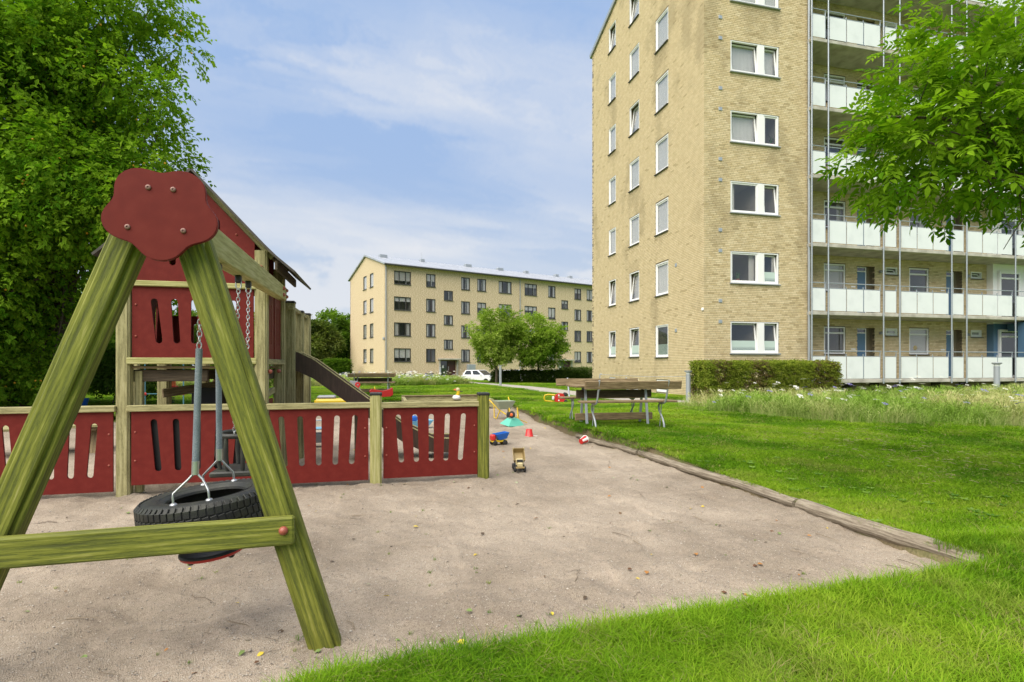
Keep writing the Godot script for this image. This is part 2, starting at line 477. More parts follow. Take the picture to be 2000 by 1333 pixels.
# ---------------------------------------------------------------- camera, sky, sun
func light_and_camera() -> void:
	var cam := Camera3D.new()
	cam.name = "camera"
	add_child(cam)
	cam.position = Vector3(0, 1.3, 0)
	cam.rotation.y = YAW
	cam.set_frustum(0.05 * 1333.0 / 1050.0, Vector2(0, 0.05 * 48.5 / 1050.0), 0.05, 900.0)
	cam.current = true

	var env := Environment.new()
	env.background_mode = Environment.BG_SKY
	env.tonemap_mode = Environment.TONE_MAPPER_LINEAR
	env.tonemap_exposure = EXPOSURE
	env.sdfgi_enabled = true
	env.ssao_enabled = true
	env.ssil_enabled = true
	var sky := Sky.new()
	var pm := PanoramaSkyMaterial.new()
	pm.panorama = sky_picture()
	pm.energy_multiplier = 1.0
	sky.sky_material = pm
	env.sky = sky
	var we := WorldEnvironment.new()
	we.name = "world_environment"
	we.environment = env
	add_child(we)

	var sun := DirectionalLight3D.new()
	sun.name = "sun"
	add_child(sun)
	sun.look_at_from_position(Vector3.ZERO, -SUN_AT)
	sun.light_energy = SUN_ENERGY
	sun.light_angular_distance = SUN_SIZE
	sun.light_color = Color(1.0, 0.965, 0.90)
	sun.shadow_enabled = true

const EXPOSURE := 4.5
const SUN_ENERGY := 0.5
const SUN_SIZE := 75.0
const SUN_AT := Vector3(-0.46, 0.84, 0.36)

# thin high cloud over blue: long streaks higher up, heaped cloud near the horizon, all the way round
func sky_picture() -> ImageTexture:
	var W := 2048
	var H := 1024
	var out := Image.create(W, H, false, Image.FORMAT_RGBF)
	var n1 := FastNoiseLite.new()
	n1.seed = 14; n1.frequency = 1.0; n1.fractal_octaves = 6; n1.fractal_gain = 0.55
	n1.domain_warp_enabled = true; n1.domain_warp_amplitude = 0.35; n1.domain_warp_frequency = 1.6
	var n2 := FastNoiseLite.new()
	n2.seed = 77; n2.frequency = 1.0; n2.fractal_octaves = 5
	var k := 1.0 / EXPOSURE
	for j in range(0, 524):
		var el := PI * (0.5 - (j + 0.5) / H)
		var e := rad_to_deg(el)
		var t: float = clamp(e / 60.0, 0, 1)
		var blue := C(.46, .585, .78).lerp(C(.36, .515, .80), smoothstep(0.0, 0.45, t)).lerp(C(.31, .465, .77), smoothstep(0.45, 1.0, t))
		blue = C(.72, .77, .83).lerp(blue, smoothstep(-3.0, 20.0, e))
		var y := sin(max(el, 0.0))
		var ch := cos(el)
		for i in W:
			var az := TAU * (i + 0.5) / W
			var d := Vector3(sin(az) * ch, y, cos(az) * ch)
			# high streaks lie on a flat layer far up
			var q := 1.0 / (y + 0.12)
			var px := d.x * q
			var pz := d.z * q
			var streak := n1.get_noise_2d(px * 0.42 + pz * 0.12, pz * 0.95 - px * 0.20 + 3.0)
			var wob := 3.0 * n2.get_noise_2d(az * 2.0 if az < PI else (TAU - az) * 2.0, 2.0)
			var band := 0.75 * exp(-pow((e - 27.5 - wob) / 6.0, 2)) + 0.50 * exp(-pow((e - 13.0 - wob) / 5.0, 2)) + 0.55 * smoothstep(36.0, 60.0, e)
			var c: float = clamp(band * (0.70 + 2.1 * streak), 0, 1) * 0.95
			# heaped cloud low down
			if e < 13.0:
				var heap := n2.get_noise_3d(d.x * 5.0, e * 0.16, d.z * 5.0) * 0.8 + n1.get_noise_3d(d.x * 6.0, e * 0.3, d.z * 6.0) * 0.55
				c = max(c, smoothstep(0.06, 0.34, heap + 0.16 - abs(e - 6.5) * 0.042) * 0.72)
			var col := blue.lerp(C(.80, .825, .87), c)
			out.set_pixel(i, j, Color(col.r * k, col.g * k, col.b * k))
	var low := Color(.30 * k, .31 * k, .27 * k)
	out.fill_rect(Rect2i(0, 524, W, H - 524), low)
	return ImageTexture.create_from_image(out)

# ---------------------------------------------------------------- ground
func seg_dist(p: Vector2, a: Vector2, b: Vector2) -> float:
	var ab := b - a
	return (p - a - ab * clamp((p - a).dot(ab) / ab.length_squared(), 0, 1)).length()

func sand_sd(x: float, z: float) -> float:   # metres outside (+) or inside (-) the sand's edge
	if x > 6.0 or z < -21.5 or x < -16.0 or z > 0.0: return 2.0
	var p := Vector2(x, z)
	var d := 99.0
	for i in SAND.size(): d = min(d, seg_dist(p, SAND[i], SAND[(i + 1) % SAND.size()]))
	return -d if Geometry2D.is_point_in_polygon(p, SAND) else d

func path_dist(x: float, z: float) -> float:
	if x < 3.0: return 9.0
	var p := Vector2(x, z)
	var d := 99.0
	for i in PATH.size() - 1: d = min(d, seg_dist(p, PATH[i], PATH[i + 1]))
	return d

func lawn_y(x: float, z: float) -> float:
	var h: float = lerp(0.045, 0.20, smoothstep(3.0, 8.5, -z))
	h = lerp(h, 0.11, smoothstep(12.0, 17.0, -z))
	h = lerp(h, -0.12, smoothstep(26.0, 50.0, -z))
	h -= 0.30 * smoothstep(42.5, 44.5, -z + 0.33 * (x - 10.0) * 0.0) * smoothstep(9.0, 11.0, x) * smoothstep(54.0, 50.0, -z - x * 0.1)
	h += 0.16 * smoothstep(9.5, 17.0, x) * smoothstep(-14.5, -9.0, z)
	h += 0.035 * noise.get_noise_2d(x * 40.0, z * 40.0) * (1.0 if abs(x) < 40 else 0.0)
	return h

func ground_y(x: float, z: float) -> float:
	var s := sand_sd(x, z)
	return lerp(lawn_y(x, z), -0.16, smoothstep(0.0, 0.14, -s)) if s < 0.03 else lawn_y(x, z)

func sand_y(x: float, z: float) -> float:
	var h = 0.030 * noise.get_noise_2d(x * 55.0, z * 55.0) + 0.020 * noise.get_noise_2d(x * 260.0 + 50.0, z * 260.0) + 0.010 * noise.get_noise_2d(x * 700.0, z * 700.0 + 9.0) - 0.026 * abs(noise.get_noise_2d(x * 430.0 + 77.0, z * 430.0)) - 0.014 * abs(noise.get_noise_2d(x * 1050.0, z * 1050.0 + 31.0))
	for d in DENTS: 
		var q: float = (Vector2(x - d[0], z - d[1])).length_squared() / (d[2] * d[2])
		if q < 6.0: h -= d[3] * exp(-q) - d[3] * 0.45 * exp(-q * 0.35) 
	return h

var DENTS := [[-1.05, -3.2, .42, .07], [1.95, -3.95, .12, .05], [1.35, -3.0, .10, .03], [2.55, -2.95, .09, .035], [-.5, -6.9, .12, .04], [.6, -4.7, .2, .02], [-.75, -4.2, .4, .045], [2.7, -5.2, .18, .022], [.2, -3.2, .2, .02]]

func grid_mesh(xs: Array, zs: Array, hf: Callable, cf: Callable, keep: Callable) -> Mesh:
	var V := PackedVector3Array()
	var N := PackedVector3Array()
	var K := PackedColorArray()
	var I := PackedInt32Array()
	var nx := xs.size()
	var nz := zs.size()
	var ok := PackedByteArray()
	for j in nz:
		for i in nx:
			V.append(Vector3(xs[i], hf.call(xs[i], zs[j]), zs[j]))
			K.append(cf.call(xs[i], zs[j]))
			ok.append(1 if keep.call(xs[i], zs[j]) else 0)
	for j in nz:
		for i in nx:
			var a: Vector3 = V[j * nx + min(i + 1, nx - 1)] - V[j * nx + max(i - 1, 0)]
			var b: Vector3 = V[min(j + 1, nz - 1) * nx + i] - V[max(j - 1, 0) * nx + i]
			var n := a.cross(b)
			N.append((n if n.y > 0 else -n).normalized())
	for j in nz - 1:
		for i in nx - 1:
			var p := j * nx + i
			if ok[p] + ok[p + 1] + ok[p + nx] + ok[p + nx + 1] == 0: continue
			for t in [p, p + nx, p + nx + 1, p, p + nx + 1, p + 1]: I.append(t)
	var arr := []
	arr.resize(Mesh.ARRAY_MAX)
	arr[Mesh.ARRAY_VERTEX] = V
	arr[Mesh.ARRAY_NORMAL] = N
	arr[Mesh.ARRAY_COLOR] = K
	arr[Mesh.ARRAY_INDEX] = I
	var m := ArrayMesh.new()
	m.add_surface_from_arrays(Mesh.PRIMITIVE_TRIANGLES, arr)
	return m

func steps(list: Array) -> Array:      # [start, step, end, step, end ...]
	var o := []
	var v: float = list[0]
	for k in range(1, list.size(), 2):
		var n: int = max(1, roundi(abs(list[k + 1] - v) / list[k]))
		var from := v
		for i in n: o.append(lerp(from, float(list[k + 1]), float(i) / n))
		v = list[k + 1]
	o.append(v)
	return o

func lawn_col(x: float, z: float) -> Color:
	var s := sand_sd(x, z)
	var g := noise.get_noise_2d(x * 25.0, z * 25.0)
	var c := C(.10, .22, .016).lerp(C(.17, .31, .022), clamp(0.5 + g, 0, 1))
	if s < 0.2: c = C(.17, .13, .085).lerp(c, smoothstep(-0.05, 0.12, s + 0.12 * noise.get_noise_2d(x * 300.0, z * 300.0)))
	return c

func sand_col(x: float, z: float) -> Color:
	var g := noise.get_noise_2d(x * 45.0 + 7.0, z * 45.0) + 0.5 * noise.get_noise_2d(x * 160.0, z * 160.0)
	var c := C(.315, .282, .243).lerp(C(.475, .432, .382), clamp(0.55 + 0.9 * g, 0, 1))
	return c

func ground() -> void:
	var xs := steps([-320, 40, -80, 6, -24, 0.8, -4, 0.25, 1.5, 0.08, 4.8, 0.4, 24, 4, 80, 40, 320])
	var zs := steps([40, 6, 4, 0.3, -2.0, 0.08, -3.2, 0.12, -20, 0.6, -60, 4, -120, 40, -420])
	tag(part(self, "ground", grid_mesh(xs, zs, ground_y, lawn_col, func(_x, _z): return true), M.lawn), "", "", "", "structure")
	xs = steps([-14, 0.3, -4, 0.035, 3.9, 0.1, 4.3])
	zs = steps([-2.2, 0.035, -7.5, 0.12, -19.4])
	tag(part(self, "sand_area", grid_mesh(xs, zs, sand_y, sand_col, func(x, z): return sand_sd(x, z) < 0.06), M.sand), "", "", "", "structure")
	ribbon("path", PATH, 2.0, M.path, 0.012)
	# parking bay in front of the far block
	var P := PackedVector2Array([Vector2(11.0, -47.0), Vector2(40.0, -52.0)])
	ribbon("parking_area", P, 7.0, M.asphalt, 0.02)

func ribbon(n: String, line: PackedVector2Array, width: float, m: Material, lift: float) -> void:
	var pts := []
	var curve := Curve2D.new()
	for i in line.size():
		var t := (line[min(i + 1, line.size() - 1)] - line[max(i - 1, 0)]) / 6.0
		curve.add_point(line[i], -t, t)
	var L := curve.get_baked_length()
	var cnt := int(L / 0.4)
	var st := ST()
	for i in cnt:
		var a := curve.sample_baked(L * i / cnt)
		var b := curve.sample_baked(L * (i + 1) / cnt)
		var na := (curve.sample_baked(min(L, L * i / cnt + 0.3)) - curve.sample_baked(max(0, L * i / cnt - 0.3))).normalized().orthogonal() * width / 2
		var nb := (curve.sample_baked(min(L, L * (i + 1) / cnt + 0.3)) - curve.sample_baked(max(0, L * (i + 1) / cnt - 0.3))).normalized().orthogonal() * width / 2
		var N := 3 if width < 3 else 8
		for k in N:
			var f := lerpf(-1, 1, float(k) / N)
			var g := lerpf(-1, 1, float(k + 1) / N)
			var q := [a + na * f, a + na * g, b + nb * g, b + nb * f]
			var v := []
			for p in q: v.append(Vector3(p.x, lawn_y(p.x, p.y) + lift, p.y))
			quad(st, v[0], v[1], v[2], v[3], Vector3.UP)
	tag(part(self, n, st.commit(), m), "", "", "", "structure")

# ---------------------------------------------------------------- grass
func tuft(sd: int, blades: int, h: float, spread: float, wid: float, lean: float) -> Mesh:
	var r := RandomNumberGenerator.new()
	r.seed = sd
	var st := ST()
	for i in blades:
		var a := r.randf() * TAU
		var o := Vector3(cos(a), 0, sin(a)) * spread * sqrt(r.randf())
		var b := r.randf() * TAU
		var dir := Vector3(cos(b), 0, sin(b))
		var side := Vector3(-dir.z, 0, dir.x) * wid * r.randf_range(0.7, 1.2) * 0.5
		var hh := h * r.randf_range(0.55, 1.1)
		var ln := lean * r.randf_range(0.2, 1.2) * hh
		var p := [o, o + dir * ln * 0.18 + Vector3(0, hh * 0.45, 0), o + dir * ln * 0.55 + Vector3(0, hh * 0.82, 0), o + dir * ln * 1.1 + Vector3(0, hh * 0.97, 0)]
		var hint := dir + Vector3(0, 0.3, 0)
		quad(st, p[0] - side, p[0] + side, p[1] + side * 0.9, p[1] - side * 0.9, hint)
		quad(st, p[1] - side * 0.9, p[1] + side * 0.9, p[2] + side * 0.6, p[2] - side * 0.6, hint)
		tri(st, p[2] - side * 0.6, p[2] + side * 0.6, p[3], hint)
	return st.commit()

func in_meadow(x: float, z: float) -> float:   # 0..1, how deep in a patch of tall wild plants
	var w := 0.9 * noise.get_noise_2d(x * 30.0, z * 30.0)
	var a := 0.0
	if x > 6.5 and z < -4.0 and z > -13.4 and path_dist(x, z) > 0.95:
		var front := -7.85 - 0.9 * smoothstep(9.5, 7.0, x) - 2.6 * smoothstep(8.8, 7.2, x) + 1.6 * smoothstep(9.6, 12.0, x)
		a = smoothstep(-0.3, 1.6, front - z + w * 1.6) * smoothstep(7.3, 8.6, x + w)
	var b := 0.0
	if z < -27.0 and z > -56.0 and x > -14.0 and x < 8.0 and path_dist(x, z) > 1.2:
		var edge := -33.5 + w * 2.0 - 4.0 * smoothstep(2.5, 6.5, x)
		b = smoothstep(0.0, 1.0, edge - z) * smoothstep(7.0, 5.4, x - 0.04 * (z + 40.0))
	return max(a, b)

func grass() -> void:
	var r := RandomNumberGenerator.new()
	r.seed = 4
	var kinds := [tuft(1, 19, .075, .055, .0040, .7), tuft(2, 21, .065, .06, .0038, .9), tuft(3, 12, .105, .05, .0048, .9)]
	var xf := [[], [], []]
	var cl := [[], [], []]
	var mx := []
	var mc := []
	var fl := []
	var fc := []
	for i in 440000:
		var rad := 1.15 * exp(r.randf() * log(62.0 / 1.15))
		var a := deg_to_rad(r.randf_range(-50.0, 50.0)) - YAW
		var x := sin(a) * rad
		var z := -cos(a) * rad
		var s := sand_sd(x, z)
		if s < (0.015 if z > -6.8 else -0.05) or path_dist(x, z) < 0.93: continue
		if x > 11.5 and z < -17.6: continue
		if z < -43 and x > 10.5: continue
		var edge := s < 0.25
		if edge and z < -7.5 and r.randf() < 0.12: continue
		var d := in_meadow(x, z)
		var y := ground_y(x, z)
		var big := noise.get_noise_2d(x * 18.0, z * 18.0)
		if d > r.randf() * 0.8 + 0.1: continue
		var k := r.randi() % 2
		var w: float = max(1.0, rad * 0.22)
		var hs: float = r.randf_range(0.65, 1.15) * (1.0 + 0.35 * big)
		if z > -2.9 and x < 6.0:          # rough, uncut strip by the camera
			var lush := smoothstep(0.0, 0.9, 0.7 - s) 
			hs *= 0.68 + 0.6 * max(0.0, noise.get_noise_2d(x * 90.0, z * 90.0 + 40.0)) + 0.25 * lush
			if r.randf() < 0.35: k = 2
		elif s < 0.3 and z < -6.5: hs *= 0.65
		else: hs *= lerpf(0.62, 0.42, smoothstep(3.0, 9.0, rad))
		var b := Basis(Vector3.UP, r.randf() * TAU).scaled(Vector3(w, hs * (1.0 + 0.02 * rad), w))
		var dry := clampf(0.52 + 0.9 * noise.get_noise_2d(x * 22.0 + 90.0, z * 22.0) + 0.6 * noise.get_noise_2d(x * 75.0, z * 75.0 + 60.0) + r.randf_range(-.3, .3), 0, 1)
		var c := C(.085, .20, .012).lerp(C(.185, .34, .017), smoothstep(0.0, 0.55, dry)).lerp(C(.29, .41, .035), smoothstep(0.55, 1.0, dry))
		if noise.get_noise_2d(x * 130.0 + 11.0, z * 130.0) > .28: c = c.lerp(C(.30, .34, .07), r.randf() * .7)
		c = c * r.randf_range(0.8, 1.2)
		if r.randf() < 0.05: c = C(.36, .32, .13)
		xf[k].append(Transform3D(b, Vector3(x, y - 0.006, z)))
		cl[k].append(c)
	var root := Node3D.new()
	root.name = "grass"
	add_child(root)
	tag(root, "short bright green mown grass of the lawn", "grass", "", "stuff")
	for k in 3: many(root, "grass_blades", kinds[k], M.grass, xf[k], cl[k])
	# broad-leaved weeds among the blades
	var ro := ST()
	for i in 7:
		var a := TAU * i / 7.0 + r.randf_range(-.3, .3)
		add_leaf(ro, Vector3.ZERO, Vector3(cos(a), r.randf_range(.5, .9), sin(a)).normalized(), Vector3.UP, r.randf_range(.05, .075), .026)
	var wx := []
	var wc := []
	for i in 1500:
		var rad := 1.3 + 6.5 * pow(r.randf(), 1.4)
		var a := deg_to_rad(r.randf_range(-50.0, 50.0)) - YAW
		var x := sin(a) * rad
		var z := -cos(a) * rad
		if sand_sd(x, z) < 0.03 or noise.get_noise_2d(x * 60.0 + 5.0, z * 60.0) < r.randf_range(-.25, .3): continue
		var s := r.randf_range(.5, 1.15)
		wx.append(Transform3D(Basis(Vector3.UP, r.randf() * TAU).scaled(Vector3(s, s, s)), Vector3(x, ground_y(x, z) + .012, z)))
		wc.append(C(.09, .20, .035).lerp(C(.22, .34, .08), r.randf()))
	many(root, "broad_leaves", ro.commit(), M.grass, wx, wc)
	meadow()

func stalk(sd: int, h: float, kind: int) -> Mesh:
	var r := RandomNumberGenerator.new()
	r.seed = sd
	var st := ST()
	for i in (9 if kind == 0 else 4):
		var b := r.randf() * TAU
		var dir := Vector3(cos(b), 0, sin(b))
		var side := Vector3(-dir.z, 0, dir.x) * 0.0022
		var o := Vector3(r.randf_range(-.09, .09), 0, r.randf_range(-.09, .09))
		var hh := h * r.randf_range(0.6, 1.1)
		var ln := hh * r.randf_range(0.25, 1.0)
		var p := [o, o + dir * ln * .2 + Vector3(0, hh * .5, 0), o + dir * ln * .6 + Vector3(0, hh * .85, 0), o + dir * ln + Vector3(0, hh, 0)]
		for k in 3: quad(st, p[k] - side, p[k] + side, p[k + 1] + side * .8, p[k + 1] - side * .8, dir)
		if kind == 0:      # seed head
			var q := (p[3] as Vector3) - (p[2] as Vector3)
			quad(st, p[3] - q * .9, p[3] - q * .4 + side * 2.4, p[3] + q * .3, p[3] - q * .4 - side * 2.4, dir)
		else:
			for k in 7:     # leaves up the stem
				var t := r.randf_range(.15, .8)
				var m: Vector3 = (p[0] as Vector3).lerp(p[3], t)
				var v := Vector3(r.randf_range(-1, 1), r.randf_range(0, .8), r.randf_range(-1, 1)).normalized() * .07
				var s2 := v.cross(Vector3.UP).normalized() * .012
				quad(st, m, m + v * .5 + s2, m + v, m + v * .5 - s2, Vector3.UP)
	return st.commit()

func umbel(sd: int) -> Mesh:
	var r := RandomNumberGenerator.new()
	r.seed = sd
	var st := ST()
	for i in 16:
		var a := r.randf() * TAU
		var q := sqrt(r.randf()) * .045
		var o := Vector3(cos(a) * q, -q * .25, sin(a) * q)
		var w := r.randf_range(.007, .012)
		quad(st, o + Vector3(-w, 0, -w), o + Vector3(w, .002, -w), o + Vector3(w, 0, w), o + Vector3(-w, .003, w), Vector3.UP)
	return st.commit()

func meadow() -> void:
	var r := RandomNumberGenerator.new()
	r.seed = 91
	var ks := [stalk(1, .36, 0), stalk(2, .42, 0), stalk(3, .40, 1)]
	var xf := [[], [], []]
	var cl := [[], [], []]
	var ux := []
	var uc := []
	for i in 46000:
		var near := i < 24000
		var x := r.randf_range(6.8, 24.0) if near else r.randf_range(-14.0, 8.0)
		var z := r.randf_range(-13.4, -4.5) if near else r.randf_range(-56.0, -32.0)
		var d := in_meadow(x, z)
		if d < r.randf(): continue
		var s := (1.0 if near else 1.25) * r.randf_range(.6, 1.15) * (0.45 + 0.55 * d)
		var y := ground_y(x, z)
		var hay := noise.get_noise_2d(x * 32.0, z * 32.0)
		var kind := 2 if r.randf() < 0.22 - 0.25 * hay else r.randi() % 2
		var c: Color
		if kind == 2: c = C(.15, .26, .04).lerp(C(.28, .38, .09), r.randf())
		else: c = C(.23, .37, .055).lerp(C(.54, .52, .25), clampf(.30 + 1.6 * hay + r.randf_range(-.3, .3), 0, 1))
		var b := Basis(Vector3.UP, r.randf() * TAU).scaled(Vector3(s * (1.0 if near else 2.2), s, s * (1.0 if near else 2.2)))
		xf[kind].append(Transform3D(b, Vector3(x, y - .01, z)))
		cl[kind].append(c)
		if r.randf() < (0.022 if near else 0.07):
			var t := r.randf_range(.8, 1.5) * (1.0 if near else 1.5)
			ux.append(Transform3D(Basis(Vector3.UP, r.randf() * TAU).rotated(Vector3.RIGHT, r.randf_range(-.5, .6)).scaled(Vector3(t, t, t)), Vector3(x, y + s * r.randf_range(.42, .72), z)))
			uc.append(C(.72, .72, .66) if r.randf() < .72 else C(.26, .24, .52))
	var root := Node3D.new()
	root.name = "meadow"
	add_child(root)
	tag(root, "tall dry wild grasses with white and violet flowers", "wild grass", "", "stuff")
	for k in 3: many(root, "grass_stalks", ks[k], M.hay, xf[k], cl[k])
	many(root, "flower_heads", umbel(5), M.hay, ux, uc)

# ---------------------------------------------------------------- trees and shrubs
func add_leaf(st: SurfaceTool, o: Vector3, dir: Vector3, up: Vector3, L: float, W: float) -> void:
	var side := dir.cross(up).normalized() * W * 0.5
	var n := side.cross(dir).normalized()
	var m1 := o + dir * L * 0.35
	var m2 := o + dir * L * 0.7 - n * L * 0.05
	var tip := o + dir * L - n * L * 0.14
	var lift := n * W * 0.14
	tri(st, o, m1 + side + lift, m1, n)
	tri(st, o, m1, m1 - side + lift, n)
	quad(st, m1, m1 + side + lift, m2 + side * 0.75 + lift, m2, n)
	quad(st, m1, m2, m2 - side * 0.75 + lift, m1 - side + lift, n)
	tri(st, m2, m2 + side * 0.75 + lift, tip, n)
	tri(st, m2, tip, m2 - side * 0.75 + lift, n)

func add_small_leaf(st: SurfaceTool, o: Vector3, dir: Vector3, up: Vector3, L: float, W: float) -> void:
	var side := dir.cross(up).normalized() * W * 0.5
	var n := side.cross(dir).normalized()
	var m := o + dir * L * 0.45
	var tip := o + dir * L - n * L * 0.1
	quad(st, o, m + side + n * W * .15, tip, m, n)
	quad(st, o, m, tip, m - side + n * W * .15, n)

# a leafy twig growing along +z from the origin, drooping
func spray(sd: int, n: int, reach: float, L: float, W: float) -> Mesh:
	var r := RandomNumberGenerator.new()
	r.seed = sd
	var st := ST()
	for i in n:
		var t := r.randf()
		var o := Vector3(r.randf_range(-.3, .3) * reach, r.randf_range(-.25, .25) * reach - t * t * reach * .3, t * reach)
		var dir := Vector3(r.randf_range(-1, 1), r.randf_range(-.75, .25), r.randf_range(-.1, 1)).normalized()
		var s := r.randf_range(.7, 1.2)
		add_small_leaf(st, o, dir, Vector3(r.randf_range(-.3, .3), 1, r.randf_range(-.3, .3)), L * s, W * s)
	return st.commit()

# lobes: [center, radius vector]; leaves sit in an uneven shell of each lobe
func foliage(p: Node3D, n: String, lobes: Array, count: int, meshes: Array, sd: int, dark: Color, light: Color, size := 1.0, shell := 0.55, mat: Material = null) -> void:
	var r := RandomNumberGenerator.new()
	r.seed = sd
	var xf := []
	var cl := []
	for m in meshes:
		xf.append([])
		cl.append([])
	var total := 0.0
	for l in lobes: total += pow(l[1].x * l[1].y * l[1].z, 0.667)
	for l in lobes:
		var tone := r.randf_range(.1, .9)
		for i in int(count * pow(l[1].x * l[1].y * l[1].z, 0.667) / total):
			var d := Vector3(r.randfn(), r.randfn(), r.randfn()).normalized()
			var q := 1.0 - shell * pow(r.randf(), 1.6)
			q *= 1.0 + 0.28 * noise.get_noise_3d(d.x * 90.0 + l[0].x * 37.0, d.y * 90.0, d.z * 90.0 + l[0].z * 31.0)
			var at: Vector3 = l[0] + d * l[1] * q
			if at.y < 0.1: continue
			var out := (d + Vector3(r.randf_range(-.6, .6), r.randf_range(-.5, .3), r.randf_range(-.6, .6))).normalized()
			var b := Basis.looking_at(-out, Vector3.UP if abs(out.y) < .95 else Vector3.RIGHT)
			var s := size * r.randf_range(.7, 1.3)
			var k := r.randi() % meshes.size()
			xf[k].append(Transform3D(b.rotated(out, r.randf_range(-.6, .6)).scaled(Vector3(s, s, s)), at))
			cl[k].append(dark.lerp(light, clampf(tone + r.randf_range(-.45, .45), 0, 1)))
	for k in meshes.size(): many(p, n, meshes[k], mat if mat else M.leaf, xf[k], cl[k])

func branch(st: SurfaceTool, a: Vector3, b: Vector3, ra: float, rb: float, bend: Vector3, n := 7) -> void:
	var pts := []
	var rr := []
	for i in 6:
		var t := i / 5.0
		pts.append(a.lerp(b, t) + bend * sin(t * PI))
		rr.append(lerp(ra, rb, t))
	add_tube(st, pts, rr, n, true)

func lobes_in(center: Vector3, rad: Vector3, n: int, size: float, sd: int, inner := 0.75) -> Array:
	var r := RandomNumberGenerator.new()
	r.seed = sd
	var o := []
	for i in n:
		var d := Vector3(r.randfn(), r.randfn(), r.randfn()).normalized()
		var c := center + d * rad * inner * pow(r.randf(), .4)
		var s := size * r.randf_range(.7, 1.3)
		o.append([c, Vector3(s, s * r.randf_range(.6, .85), s)])
	return o

func tree(n: String, label: String, at: Vector3, h: float, crown_c: Vector3, crown_r: Vector3, nl: int, ls: float, count: int, meshes: Array, sd: int, dark: Color, light: Color, size := 1.0, group := "") -> Node3D:
	var t := thing(n, label, "tree", at, 0.0, group)
	var r := RandomNumberGenerator.new()
	r.seed = sd
	var st := ST()
	var fork := Vector3(0, crown_c.y - crown_r.y * .75, 0)
	branch(st, Vector3(0, -.2, 0), fork, h * .018 + .02, h * .013 + .01, Vector3(.05, 0, .03) * h * .1, 9)
	part(t, "trunk", st.commit(), M.bark)
	var lob := lobes_in(crown_c, crown_r, nl, ls, sd, .75 if nl < 40 else 1.04)
	var sb := ST()
	for l in lob: branch(sb, fork.lerp(crown_c, r.randf() * .5), l[0], h * .007, .008, Vector3(r.randf_range(-.1, .1), .12, r.randf_range(-.1, .1)) * crown_r.x, 5)
	part(t, "branches", sb.commit(), M.bark)
	foliage(t, "crown", lob, count, meshes, sd, dark, light, size)
	return t

